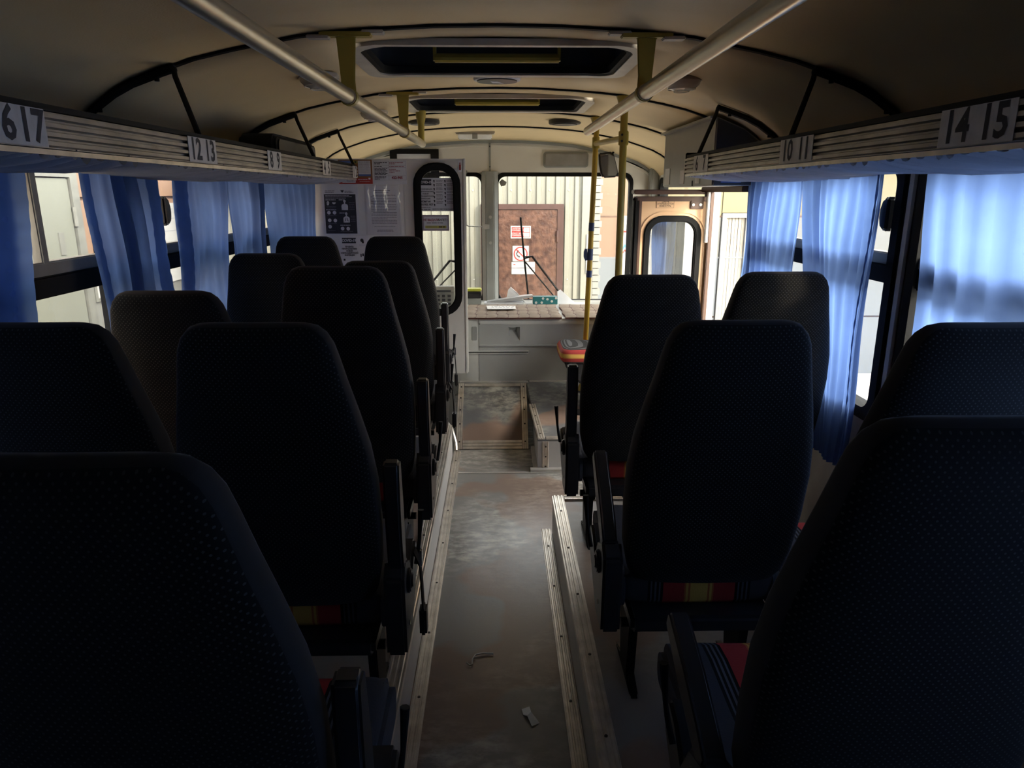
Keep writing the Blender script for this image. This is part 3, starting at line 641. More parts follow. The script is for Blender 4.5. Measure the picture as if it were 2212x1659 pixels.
# ---------------------------------------------------------------- luggage racks
def rack(s, y1, lab, nums, brackets):
    x = s * 0.87
    r_ = thing('luggage_rack', lab, 'luggage rack', (s * 1.05, 1.6, 1.57))
    # fascia: aluminium extrusion with three ridges
    prof = [(0, 1.578), (0, 1.652), (0.006, 1.656)]
    prof = []
    zb, zt = 1.582, 1.650
    prof.append((0.0, zb))
    for k in range(4):
        z0 = zb + (zt - zb) * k / 4; z1 = zb + (zt - zb) * (k + 1) / 4
        prof += [(0.0, z0 + 0.002), (0.010, z0 + 0.005), (0.010, z1 - 0.004), (0.0, z1 - 0.002)]
    prof += [(0.0, zt), (-0.02, zt), (-0.02, zb)]
    rings = [[(x - s * p[0], yy, p[1]) for p in prof] for yy in (Y0, y1)]
    MB().loft(rings).build('fascia', 'rack_alu', r_, world=True, smooth=0)
    MB().box(*sorted((x + s * 0.0, x + s * 0.03)), Y0, y1, 1.652, 1.664).build('top_channel', 'black_metal', r_, world=True)
    MB().box(*sorted((x - s * 0.002, x + s * 0.012)), Y0, y1, 1.570, 1.580).build('lower_edge', 'alu', r_, world=True)
    if s > 0: MB().box(x - 0.004, XW - 0.02, y1 - 0.002, y1 + 0.012, 1.575, 1.675).build('end_plate', 'black_plastic', r_, world=True, bevel=0.004)
    # pleated cloth underside
    rnd = random.Random(5 + s); ys = []; lift = []; yy = -0.2
    while yy < y1 - 0.05:
        pw = rnd.uniform(0.030, 0.062); dp = rnd.uniform(0.006, 0.018)
        for fr, up in ((0.0, 0.9), (0.12, 0.2), (0.3, -0.55), (0.5, -0.8), (0.7, -0.55), (0.88, 0.2)):
            ys.append(yy + fr * pw); lift.append(up * dp)
        yy += pw
    n = len(ys); xs = [0.868, 0.93, 1.01, 1.10, 1.20, 1.30]
    def fn(i, j):
        sag = -0.012 * math.sin(PI * j / 5) - 0.004 * math.sin(ys[i] * 5.1) * (j > 0)
        return (s * xs[j], ys[i] + 0.010 * math.sin(j * 1.1 + (i // 6) * 0.61), 1.570 - 0.008 * j / 5 + sag + lift[i] * (0.55 + 0.45 * math.sin((i // 6) * 1.7 + j * 0.8)))
    MB().grid(fn, n, 6).build('pleated_cloth', 'rack_cloth', r_, world=True, smooth=50)
    MB().box(*sorted((s * 0.89, s * 1.305)), Y0, y1 - 0.01, 1.598, 1.602).build('rack_base', 'black_metal', r_, world=True)
    for yc, w, txt in nums:
        lb = MB().box(*sorted((x - s * 0.0118, x - s * 0.0105)), yc - w / 2, yc + w / 2, zb + 0.001, zt + 0.001).build('number_label', 'label_paper', r_, world=True)
        tag(lb, 'paper label with seat numbers ' + txt.replace(' ', ' and '))
        a, b_ = txt.split(' ')
        for q, tt in ((-0.25, a), (0.25, b_)):
            put_text(MB(), tt, 0.082, (lambda p, q=q: (x - s * 0.0124, yc + (-s) * (q * w + p[0]), 1.616 + p[1])), 0.0022, sx=0.95).build('digits', 'ink', lb, world=True, smooth=0)
    for yb, ytop in brackets:
        bk = MB()
        pts = [(s * q, yb, prof_z(q, yb) - 0.016) for q in (1.30, 1.27, 1.2, 1.14, 1.05, 1.0)]
        bk.tube(pts, 0.013, 8).build('bracket_arc', 'black_metal', r_, world=True)
        zt_ = prof_z(1.0, yb) - 0.016
        MB().tube([(s * 1.02, yb, zt_ - 0.004), (s * 1.0, yb - 0.01, zt_ - 0.006), (s * 0.99, yb - 0.03, zt_ - 0.03), (s * 0.885, yb - 0.16, 1.66)], 0.0085, 8).build('bracket_stay', 'black_metal', r_, world=True)
        for q in (1.06, 1.25): MB().disc((s * q, yb, prof_z(q, yb) - 0.03), 0.008, 'z', 0.012, 8).build('bolt', 'black_metal', r_, world=True)
    return r_
rack(-1, 4.56, 'long aluminium luggage rack with pleated cloth underside opposite the doorway', [(1.36, 0.17, '16 17'), (2.19, 0.20, '12 13'), (2.88, 0.17, '8 9'), (3.74, 0.17, '4 5'), (4.47, 0.13, '1 2')], [(2.40, 0), (3.77, 0), (4.74, 0)])
rack(1, 3.40, 'aluminium luggage rack with pleated cloth underside ending at the grey housing', [(1.335, 0.21, '14 15'), (2.13, 0.23, '10 11'), (3.12, 0.22, '6 7')], [(2.40, 0), (3.42, 0)])
# loudspeaker lying on the left rack
sp = thing('rack_speaker', 'long black rounded loudspeaker lying on the luggage rack', 'speaker', (-1.06, 3.55, 1.59))
MB().prism(rr(3.60, 1.675, 0.36, 0.072, 0.045), 'x', -1.12, -0.96).build('body', 'black_rubber', sp, world=True, bevel=0.015, seg=3)
MB().prism(rr(3.60, 1.675, 0.32, 0.05, 0.03), 'x', -0.962, -0.954).build('grille', 'hatch_dark', sp, world=True)

# ---------------------------------------------------------------- curtains
def curtain(s, top, bot, zt, zb, lab, folds, hem=None, dark_edge=None, seed=1, xin=0.0):
    rnd = random.Random(seed)
    c = thing('curtain', lab, 'curtain', (s * 1.275, (top[0] + top[1]) / 2, zt))
    nz = 22; nu = max(60, folds * 26)
    ph = [rnd.uniform(0, 6.28) for _ in range(4)]
    def y_at(u, v):
        # v 0 top .. 1 bottom
        a = top[0] + (bot[0] - top[0]) * v ** 1.2; b_ = top[1] + (bot[1] - top[1]) * v ** 1.2
        return a + (b_ - a) * u
    def dx(u, v):
        w = math.sin(2 * PI * folds * 1.6 * (u + 0.03 * math.sin(5 * u + ph[0])) + ph[1] + 0.5 * v * math.sin(3 * u + ph[2]))
        w = math.copysign(abs(w) ** 0.7, w)
        return 0.016 * w * (0.65 + 0.35 * math.sin(7 * u + ph[3])) + 0.008 * math.sin(2 * PI * (folds * 0.37) * u + 2.2 * v + ph[2]) + 0.006 * math.sin(9 * v + 4 * u)
    def fn(i, j, off=0):
        u = i / (nu - 1); v = j / (nz - 1)
        return (s * (1.275 + dx(u, v) + off - xin * u), y_at(u, v) + 0.006 * math.sin(6 * v + 11 * u), zt + (zb - zt) * v)
    MB().grid(fn, nu, nz).build('cloth', 'curtain', c, world=True, smooth=80)
    def hemstrip(u0, u1, mt, nm):
        def g(i, j):
            u = u0 + (u1 - u0) * i / 4; v = j / (nz * 2 - 1)
            cr = 0.003 * math.sin(v * 95 + i)
            return (s * (1.270 + dx(u, v) - 0.004 + cr - xin * u), y_at(u, v) + 0.006 * math.sin(6 * v + 11 * u) + cr, zt + (zb - zt) * v)
        MB().grid(g, 5, nz * 2).build(nm, mt, c, world=True, smooth=80)
    if hem == 'lo': hemstrip(-0.02, 0.10, 'curtain_hem', 'ruched_hem')
    if hem == 'hi': hemstrip(0.92, 1.02, 'curtain_hem', 'ruched_hem')
    if dark_edge: hemstrip(dark_edge[0], dark_edge[1], 'curtain_hem', 'folded_edge')
    return c
curtain(-1, (2.27, 2.74), (2.32, 2.87), 1.60, 0.70, 'blue curtain with ruched edge beside the bare window pane', 4, 'lo', (0.8, 1.0), 3)
curtain(-1, (2.96, 3.47), (2.83, 3.38), 1.60, 0.78, 'blue curtain with ruched edge just past the black window latch', 4, 'lo', None, 4)
curtain(-1, (3.47, 3.99), (3.44, 3.93), 1.60, 0.80, 'smooth blue curtain before the last pillar opposite the doorway', 3, None, None, 6)
curtain(-1, (4.07, 4.69), (4.08, 4.69), 1.60, 0.80, 'blue curtain hanging against the poster partition', 5, None, None, 8, 0.11)
curtain(-1, (-0.4, 1.94), (-0.4, 1.84), 1.60, 0.70, 'blue curtain drawn over the rear windows opposite the doorway', 12, 'hi', None, 9)
curtain(1, (3.04, 3.72), (3.07, 3.75), 1.59, 0.72, 'blue curtain hanging next to the doorway', 6, None, None, 11)
curtain(1, (2.38, 3.02), (2.44, 2.72), 1.59, 0.50, 'blue curtain narrowing downward beside the black oval latch', 5, None, (0.0, 0.04), 12)
curtain(1, (-0.4, 2.16), (-0.4, 2.08), 1.59, 0.66, 'wide blue curtain behind the black pillar on the doorway side', 12, None, None, 14)

# ---------------------------------------------------------------- handrails and poles
def rail_bracket(parent, x, y, zr, name='bracket'):
    zc = prof_z(x, y)
    bk = MB().prism([(x - 0.05, zc - 0.006), (x + 0.05, zc - 0.006), (x + 0.03, zc - 0.02), (x + 0.022, zr + 0.05), (x + 0.024, zr), (x - 0.024, zr), (x - 0.022, zr + 0.05), (x - 0.03, zc - 0.02)], 'y', y - 0.006, y + 0.006)
    bk.tube([(x, y - 0.02, zr), (x, y + 0.02, zr)], 0.0285, 14)
    b_ = bk.build(name, 'yellow_paint', parent, world=True, bevel=0.003)
    for q in (-0.085, 0.085):
        fl = MB().box(x + q - 0.035, x + q + 0.035, y - 0.02, y + 0.02, prof_z(x + q, y) - 0.018, prof_z(x + q, y) - 0.008).build('flange', 'hatch_frame', b_, world=True, bevel=0.003)
    MB().box(x - 0.08, x + 0.08, y - 0.02, y + 0.02, zc - 0.02, zc - 0.006).build('mount_plate', 'yellow_paint', b_, world=True, bevel=0.003)
def handrail(x, z, ya, yb, ys, lab):
    h = thing('handrail', lab, 'handrail', (x, ya, z))
    MB().tube([(x, ya, z), (x, yb - 0.004, z), (x, yb, z)], [0.0225, 0.0225, 0.016], 16).build('tube', 'rail_champagne', h, world=True)
    for y in ys: rail_bracket(h, x, y, z)
    for y in ys: MB().tube([(x, y - 0.026, z), (x, y + 0.026, z)], 0.0255, 14).build('clamp_ring', 'rail_champagne', h, world=True)
    return h
hl = handrail(-0.470, 1.792, Y0 + 0.02, 4.70, [1.05, 2.42, 3.79], 'ceiling handrail tube on yellow brackets running along the poster partition side')
MB().tube([(-0.47, 4.62, 1.80), (-0.47, 4.64, 1.9), (-0.47, 4.64, prof_z(0.47, 4.64) - 0.04), (-0.47, 4.64, prof_z(0.47, 4.64) - 0.004)], [0.02, 0.02, 0.03, 0.032], 12).build('end_stay', 'yellow_paint', hl, world=True)
handrail(0.470, 1.806, Y0 + 0.02, 3.90, [1.05, 2.42], 'ceiling handrail tube on yellow brackets running towards the doorway')
def pole(x0, y, ztop, x1, zbot, lab, tapes):
    p = thing('grab_pole', lab, 'pole', (x1, y, zbot))
    def xa(z): return x0 + (x1 - x0) * (ztop - z) / (ztop - zbot)
    if tapes: MB().tube([(xa(ztop), y, ztop), (xa(zbot), y, zbot)], 0.0176, 14).build('tube', 'yellow_pole', p, world=True)
    else: MB().tube([(xa(ztop), y, ztop), (xa(zbot), y, zbot)], 0.019, 14).build('tube', 'yellow_paint', p, world=True)
    MB().tube([(xa(ztop), y, ztop + 0.004), (xa(ztop), y, ztop - 0.012), (xa(ztop), y, ztop - 0.07)], [0.045, 0.038, 0.021], 14).build('top_flange', 'yellow_paint', p, world=True)
    MB().tube([(xa(zbot), y, zbot), (xa(zbot), y, zbot + 0.012), (xa(zbot), y, zbot + 0.05)], [0.045, 0.04, 0.021], 14).build('floor_flange', 'yellow_paint', p, world=True)
    for za, zb in tapes: MB().tube([(xa(za), y, za), (xa(zb), y, zb)], 0.0192, 14).build('tape_band', 'blue_tape', p, world=True)
    return p
P1 = pole(0.638, 4.80, prof_z(0.638, 4.8) - 0.006, 0.594, 0.155, 'yellow grab pole with three blue tape bands beside the engine cover', [(1.305, 1.25), (1.135, 1.06), (0.99, 0.945)])
MB().prism([(0.583, 1.135), (0.596, 1.135), (0.598, 1.06), (0.586, 1.055), (0.575, 1.08), (0.575, 1.115)], 'y', 4.79, 4.81).build('tape_flap', 'blue_tape', P1, world=True)
P2 = pole(0.642, 3.80, prof_z(0.642, 3.8) - 0.006, 0.646, PZ + 0.0 if False else FZ, 'plain yellow grab pole beside the doorway steps', [])
cr = thing('pole_crossbar', 'short yellow tube clamped between the two grab poles', 'crossbar', (0.64, 3.8, 1.765))
MB().tube([(0.642, 3.82, 1.765), (0.632, 4.78, 1.800)], 0.0165, 12).build('tube', 'yellow_paint', cr, world=True)
c1 = MB().tube([(0.6425, 3.80, 1.80), (0.6428, 3.80, 1.73)], 0.026, 14).build('clamp', 'yellow_paint', cr, world=True, bevel=0.003)
for zz in (1.78, 1.75): MB().disc((0.63, 3.772, zz), 0.006, 'y', 0.008, 8).build('bolt', 'screw', c1, world=True)
MB().tube([(0.634, 4.80, 1.84), (0.635, 4.80, 1.77)], 0.024, 14).build('clamp', 'yellow_paint', cr, world=True)

# ---------------------------------------------------------------- passenger seats
def sup(w, d, n, ex=3.2, flat=1.0):
    pts = []
    for k in range(n):
        a = 2 * PI * k / n; c, s_ = math.cos(a), math.sin(a)
        x = w * math.copysign(abs(c) ** (2 / ex), c); y = d * math.copysign(abs(s_) ** (2 / ex), s_)
        pts.append((x, y))
    return pts
BW = [(0.0, 0.195, 0.04), (0.03, 0.212, 0.052), (0.10, 0.226, 0.06), (0.22, 0.232, 0.062), (0.34, 0.232, 0.060), (0.44, 0.222, 0.056), (0.53, 0.204, 0.052), (0.61, 0.186, 0.049), (0.67, 0.174, 0.046), (0.705, 0.166, 0.043), (0.73, 0.155, 0.037), (0.748, 0.139, 0.028), (0.757, 0.118, 0.016), (0.760, 0.09, 0.005)]
def seat(lab, x, y, s, aisle, rec=11.5, hz=1.0, arm='up', belt=False, base=PZ, group='passenger seats'):
    st = thing('passenger_seat', lab, 'seat', (x, y, base), group)
    k = 'L' if s > 0 else 'R'
    mb = MB()
    if 'back' not in CACHE:
        def smooth_t(tt):
            for (a, wa, da), (b_, wb, db) in zip(BW, BW[1:]):
                if tt <= b_: q = (tt - a) / (b_ - a); return wa + (wb - wa) * q, da + (db - da) * q
            return BW[-1][1:]
        ts = sorted(set([b_[0] for b_ in BW] + [0.06, 0.16, 0.28, 0.39, 0.485, 0.57, 0.64, 0.69, 0.72]))
        rings = []
        for tt in ts:
            w, d_ = smooth_t(tt)
            rings.append([(px, py + 0.015 * (px / 0.232) ** 2, tt) for px, py in sup(w, d_, 40, 4.0)])
        mb.loft(rings)
    bk = mb.build('backrest', 'seat_back', st, key='back', smooth=60)
    bk.location = (0, 0, 0.425); bk.rotation_euler = (math.radians(rec), 0, 0); bk.scale = (1, 1, hz)
    mb = MB()
    if 'cush' not in CACHE:
        rings = []
        for yy, w, z0, z1 in ((0.02, 0.19, 0.33, 0.385), (0.03, 0.215, 0.315, 0.405), (0.10, 0.226, 0.31, 0.41), (0.25, 0.23, 0.31, 0.41), (0.40, 0.23, 0.305, 0.42), (0.46, 0.226, 0.305, 0.415), (0.49, 0.215, 0.31, 0.40), (0.50, 0.19, 0.325, 0.38)):
            zc, hh = (z0 + z1) / 2, (z1 - z0) / 2
            rings.append([(px, yy, zc + pz + 0.02 * (abs(px) / 0.23) ** 3 * (pz > 0)) for px, pz in sup(w, hh, 40, 4.5)])
        mb.loft(rings)
    mb.build('cushion', 'seat_cushion', st, key='cush', smooth=60)
    for q in (-1, 1):
        mb = MB()
        if ('bol', q) not in CACHE:
            mb.prism(rr(0.26, 0.355, 0.245, 0.06, 0.05, 5), 'x', q * 0.19, q * 0.238)
        mb.build('bolster', 'grey_fabric', st, key=('bol', q), bevel=0.018, seg=3)
    mb = MB()
    if 'pan' not in CACHE: mb.box(-0.2, 0.2, -0.045, 0.44, 0.265, 0.315)
    mb.build('seat_pan', 'black_plastic', st, key='pan', bevel=0.012)
    mb = MB()
    if 'fr' not in CACHE: mb.tube([(-0.215, 0.03, 0.255), (0.215, 0.03, 0.255)], 0.014, 8).tube([(-0.215, 0.38, 0.255), (0.215, 0.38, 0.255)], 0.014, 8)
    mb.build('seat_frame', 'black_metal', st, key='fr')
    for q in (-1, 1):
        mb = MB()
        if ('leg', q) not in CACHE:
            mb.prism([(0.01, 0.26), (0.40, 0.26), (0.34, 0.22), (0.24, 0.20), (0.21, 0.03), (0.30, 0.0), (0.02, 0.0), (0.10, 0.03), (0.08, 0.2), (0.03, 0.22)], 'x', q * 0.165 - 0.013, q * 0.165 + 0.013)
        mb.build('leg', 'black_metal', st, key=('leg', q), bevel=0.004)
    if not aisle: return st
    a0, a1 = s * 0.232, s * 0.285
    mb = MB()
    if ('hc', k) not in CACHE:
        mb.prism([(-0.055, 0.275), (-0.06, 0.50), (-0.02, 0.535), (0.06, 0.50), (0.10, 0.43), (0.15, 0.47), (0.20, 0.485), (0.22, 0.46), (0.22, 0.40), (0.06, 0.275)], 'x', min(a0, a1), max(a0, a1))
    hc = mb.build('hinge_cover', 'black_plastic', st, key=('hc', k), bevel=0.008)
    mb = MB()
    if ('hk', k) not in CACHE: mb.disc((s * 0.287, 0.01, 0.46), 0.032, 'x', 0.016, 18); mb.disc((s * 0.296, 0.01, 0.46), 0.02, 'x', 0.008, 14)
    mb.build('hinge_disc', 'black_plastic', hc, key=('hk', k), bevel=0.003)
    mb = MB()
    if ('sc', k) not in CACHE: mb.disc((s * 0.286, 0.0, 0.34), 0.007, 'x', 0.006, 10)
    mb.build('bolt', 'chrome', hc, key=('sc', k))
    mb = MB()
    if ('lv', k) not in CACHE:
        mb.tube([(s * 0.292, 0.13, 0.44), (s * 0.296, 0.16, 0.47), (s * 0.30, 0.17, 0.50), (s * 0.305, 0.18, 0.58)], [0.006, 0.006, 0.005, 0.009], 8)
    mb.build('recline_lever', 'black_metal', st, key=('lv', k))
    # armrest paddle: built lying along +Z from its pivot
    mb = MB()
    if ('arm', k) not in CACHE:
        mb.prism([(-0.026, 0.0), (-0.033, 0.06), (-0.034, 0.16), (-0.024, 0.285), (-0.018, 0.295), (0.015, 0.295), (0.022, 0.285), (0.032, 0.16), (0.030, 0.06), (0.024, 0.0)], 'x', min(s * 0.243, s * 0.283), max(s * 0.243, s * 0.283))
    ar = mb.build('armrest', 'black_plastic', st, key=('arm', k), bevel=0.011, seg=3)
    ar.location = (0, -0.01, 0.515); ar.rotation_euler = (math.radians({'up': 4, 'mid': -52, 'down': -68}[arm]), 0, 0)
    if belt:
        mb = MB()
        mb.strap([(s * 0.292, 0.10, 0.50), (s * 0.31, 0.08, 0.47), (s * 0.315, 0.06, 0.42), (s * 0.318, 0.05, 0.36)], 0.035, 0.004, (0, 1, 0)).build('seat_belt', 'black_rubber', st)
        MB().box(*sorted((s * 0.308, s * 0.328)), 0.025, 0.07, 0.28, 0.36).build('belt_buckle', 'black_plastic', st, bevel=0.006)
        MB().box(*sorted((s * 0.311, s * 0.318)), 0.055, 0.075, 0.47, 0.52).build('belt_tongue', 'chrome', st, bevel=0.003)
    return st
# left block (aisle on +x), then right block (aisle on -x)
seat('black aisle seat in the row right behind the poster partition window', -0.58, 4.20, 1, True, 10, 1.035, belt=True)
seat('black window seat right behind the poster partition, next to the last curtain', -1.065, 4.15, 1, False, 10, 1.04)
seat('black aisle seat in the second row behind the poster partition', -0.545, 3.40, 1, True, 13, 0.965, belt=True)
seat('black window seat in the second row behind the poster partition', -1.045, 3.38, 1, False, 11, 1.005)
seat('black aisle seat in the third row behind the partition, warm light on its edge', -0.53, 2.44, 1, True, 9, 1.045)
seat('black dotted window seat with daylight across its headrest', -1.01, 2.33, 1, False, 14, 0.985)
seat('black aisle seat in the fourth row behind the partition, belt dangling into the aisle', -0.525, 1.65, 1, True, 11.5, 1.0, belt=True)
seat('black window seat in the fourth row behind the partition, beside the bare pane', -1.035, 1.72, 1, False, 11.5, 0.985)
seat('black aisle seat in the fifth row behind the partition', -0.47, 0.86, 1, True, 11.5, 1.0)
seat('black aisle seat in the first row behind the doorway, armrest raised', 0.545, 2.64, -1, True, 11.5, 0.985, arm='up')
seat('black window seat in the first row behind the doorway', 1.03, 2.68, -1, False, 11, 0.99)
seat('black aisle seat in the second row behind the doorway, armrest tilted forward', 0.56, 1.74, -1, True, 11.5, 0.98, arm='mid')
seat('black dotted window seat in the second row behind the doorway', 1.045, 1.60, -1, False, 11.5, 1.005)
seat('black aisle seat in the third row behind the doorway, striped cushion showing', 0.615, 0.97, -1, True, 11.5, 1.0, arm='down')

# folding guide seat on the platform, facing the engine cover
gs = thing('folding_seat', 'folding side seat with red and yellow striped cushion by the engine cover', 'seat', (0.62, 4.56, PZ))
rings = []
for xx, w, z0, z1 in ((-0.225, 0.12, 0.425, 0.435), (-0.222, 0.16, 0.40, 0.455), (-0.205, 0.185, 0.38, 0.475), (-0.16, 0.195, 0.375, 0.485), (0.0, 0.2, 0.375, 0.475), (0.2, 0.19, 0.375, 0.47), (0.21, 0.16, 0.40, 0.45)):
    rings.append([(xx, py, (z0 + z1) / 2 + pz) for py, pz in sup(w, (z1 - z0) / 2, 32, 4.0)])
m_, t_, b_, o_ = new_mat('guide_cushion')
tc = t_.nodes.new('ShaderNodeTexCoord'); sp_ = t_.nodes.new('ShaderNodeSeparateXYZ'); t_.links.new(tc.outputs['Object'], sp_.inputs[0])
t_.links.new(stripes(t_, math_node(t_, 'DIVIDE', math_node(t_, 'ABSOLUTE', math_node(t_, 'SUBTRACT', sp_.outputs[2], vb=0.435)), vb=0.088), STR), b_.inputs['Base Color']); b_.inputs['Roughness'].default_value = 0.85
MB().loft(rings).build('cushion', 'guide_cushion', gs, smooth=60)
MB().prism([(-0.20, 0.40), (-0.19, 0.36), (-0.12, 0.26), (-0.05, 0.23), (0.2, 0.23), (0.2, 0.40)], 'y', -0.18, 0.18).build('seat_shell', 'black_plastic', gs, bevel=0.02, seg=3)
MB().box(0.16, 0.21, -0.18, 0.18, 0.38, 0.80).build('backrest', 'seat_cushion', gs, bevel=0.02, seg=3)
MB().box(-0.03, 0.05, -0.04, 0.04, 0.0, 0.25).build('pedestal', 'black_metal', gs, bevel=0.006)
MB().box(-0.10, 0.12, -0.10, 0.10, 0.0, 0.025).build('foot_plate', 'black_metal', gs, bevel=0.004)

# ---------------------------------------------------------------- engine cover
ec = thing('engine_cover', 'smooth grey moulded engine cover with recessed grips before the windscreen', 'engine cover', (0.15, 5.3, FZ))
YE = 4.93
def hood_side(x0, x1, nm, grip):
    # face built as plates around the recessed grip
    gx0, gx1, gz0, gz1 = grip
    mb = MB()
    mb.box(x0, x1, YE, YE + 0.03, 0.17, gz0).box(x0, x1, YE, YE + 0.03, gz1, 0.60).box(x0, gx0, YE, YE + 0.03, gz0, gz1).box(gx1, x1, YE, YE + 0.03, gz0, gz1)
    o_ = mb.build(nm, 'hood_grey', ec, world=True, smooth=0)
    g = MB().add([(gx0, YE, gz0), (gx1, YE, gz0), (gx1, YE, gz1), (gx0, YE, gz1), (gx0 + 0.006, YE + 0.05, gz1 - 0.03), (gx1 - 0.025, YE + 0.05, gz1 - 0.03), (gx1 - 0.025, YE + 0.05, gz1 - 0.002), (gx0 + 0.006, YE + 0.05, gz1 - 0.002)],
                 [(0, 1, 5, 4), (1, 2, 6, 5), (2, 3, 7, 6), (3, 0, 4, 7), (4, 5, 6, 7)])
    g.build('grip_recess', 'hood_grey', o_, world=True, smooth=0)
    return o_
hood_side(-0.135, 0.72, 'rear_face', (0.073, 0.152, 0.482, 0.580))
MB().box(-0.141, -0.1355, YE - 0.002, YE + 0.03, 0.17, 0.64).build('seam', 'pillar_grey', ec, world=True)
# rounded left corner section
arc = [(-0.141, YE), (-0.19, YE - 0.002), (-0.24, YE + 0.01), (-0.29, YE + 0.035), (-0.34, YE + 0.08), (-0.37, YE + 0.14), (-0.39, YE + 0.3), (-0.39, YE + 0.76)]
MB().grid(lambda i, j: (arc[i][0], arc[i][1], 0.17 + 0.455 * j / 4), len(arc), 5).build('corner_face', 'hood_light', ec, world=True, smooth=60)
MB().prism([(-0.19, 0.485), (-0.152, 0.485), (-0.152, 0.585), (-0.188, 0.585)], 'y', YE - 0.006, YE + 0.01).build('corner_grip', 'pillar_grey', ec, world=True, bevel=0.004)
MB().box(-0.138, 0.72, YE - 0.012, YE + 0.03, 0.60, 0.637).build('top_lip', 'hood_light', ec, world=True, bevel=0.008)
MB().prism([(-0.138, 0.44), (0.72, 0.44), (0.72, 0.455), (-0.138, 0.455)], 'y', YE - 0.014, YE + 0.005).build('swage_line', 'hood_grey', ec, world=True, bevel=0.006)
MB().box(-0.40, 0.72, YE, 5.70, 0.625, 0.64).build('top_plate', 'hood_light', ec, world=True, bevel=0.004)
gv = MB().box(-0.30, 0.215, YE - 0.016, YE + 0.004, 0.405, 0.411).box(-0.30, 0.215, YE - 0.016, YE + 0.004, 0.391, 0.397).build('slot_rim', 'hood_light', ec, world=True, bevel=0.002)
MB().box(-0.29, 0.212, YE - 0.006, YE + 0.002, 0.397, 0.405).build('slot', 'black_rubber', gv, world=True)
MB().box(-0.28, 0.215, YE - 0.03, YE + 0.01, 0.165, 0.188).build('foot_strip', 'alu_dull', ec, world=True, bevel=0.004)
MB().box(0.217, 0.9, YE - 0.02, YE + 0.01, 0.172, 0.19).build('foot_strip', 'alu_dull', ec, world=True, bevel=0.004)
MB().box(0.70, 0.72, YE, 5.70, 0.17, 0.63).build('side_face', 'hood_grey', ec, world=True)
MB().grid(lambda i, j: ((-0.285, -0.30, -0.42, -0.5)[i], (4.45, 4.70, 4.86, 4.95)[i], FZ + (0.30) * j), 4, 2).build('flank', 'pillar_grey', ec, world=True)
# dashboard shelf under the windscreen
db = thing('dashboard', 'grey dashboard shelf below the windscreen', 'dashboard', (0, 5.9, FZ))
MB().prism([(5.72, FZ), (5.72, 0.60), (5.76, 0.625), (6.09, 0.60), (6.09, FZ)], 'x', -1.25, 1.2).build('body', 'pillar_grey', db, world=True, bevel=0.01)
# quilted covers
def quilt(x0, x1, y0, y1, z, nx, ny, nm, lab, seed):
    q = thing(nm, lab, 'blanket', ((x0 + x1) / 2, (y0 + y1) / 2, z))
    sub = 5; rnd = random.Random(seed); puff = [[rnd.uniform(0.5, 1.2) for _ in range(ny + 1)] for _ in range(nx + 1)]
    NU, NV = nx * sub + 1, ny * sub + 1
    def hgt(i, j):
        u, v = i / sub, j / sub; fu, fv = u % 1, v % 1
        return 0.007 * (abs(math.sin(PI * fu)) * abs(math.sin(PI * fv))) ** 0.3 * puff[int(u)][int(v)]
    pos = lambda i, j: (x0 + (x1 - x0) * i / (NU - 1) + 0.004 * math.sin(j * 0.7), y0 + (y1 - y0) * j / (NV - 1) + 0.004 * math.sin(i * 0.5))
    mb = MB(); mb.grid(lambda i, j: (*pos(i, j), z + 0.012 + hgt(i, j)), NU, NV)
    mb.build('quilted_top', 'blanket', q, world=True, smooth=40)
    loop = [pos(i, 0) for i in range(NU)] + [pos(NU - 1, j) for j in range(1, NV)] + [pos(i, NV - 1) for i in range(NU - 2, -1, -1)] + [pos(0, j) for j in range(NV - 2, 0, -1)]
    MB().prism(loop, 'z', z + 0.001, z + 0.0125).build('edge', 'blanket_edge', q, world=True, smooth=0)
    return q
quilt(-0.235, 0.445, 4.90, 5.50, 0.640, 9, 4, 'quilted_cover', 'brown quilted cover with a paper note on the engine cover', 1)
quilt(0.47, 0.80, 4.90, 5.50, 0.640, 4, 4, 'quilted_cover', 'smaller brown quilted cover next to the yellow grab pole', 2)
nt_ = thing('paper_note', 'white paper note lying on the brown quilted cover', 'note', (0.01, 5.26, 0.664))
MB().add([(-0.09, 5.36, 0.667), (0.13, 5.34, 0.667), (0.13, 5.20, 0.667), (-0.08, 5.20, 0.667), (-0.09, 5.36, 0.664), (0.13, 5.34, 0.664), (0.13, 5.20, 0.664), (-0.08, 5.20, 0.664)], [(0, 1, 2, 3), (7, 6, 5, 4), (0, 4, 5, 1), (1, 5, 6, 2), (2, 6, 7, 3), (3, 7, 4, 0)]).build('sheet', 'paper', nt_, world=True, smooth=0)
mb = MB()
for k in range(2): 
    x = -0.05
    while x < 0.11: w = random.uniform(0.01, 0.035); mb.box(x, x + w, 5.26 + 0.04 * k, 5.272 + 0.04 * k, 0.667, 0.6674); x += w + 0.01
mb.build('print', 'ink_grey', nt_, world=True, smooth=0)
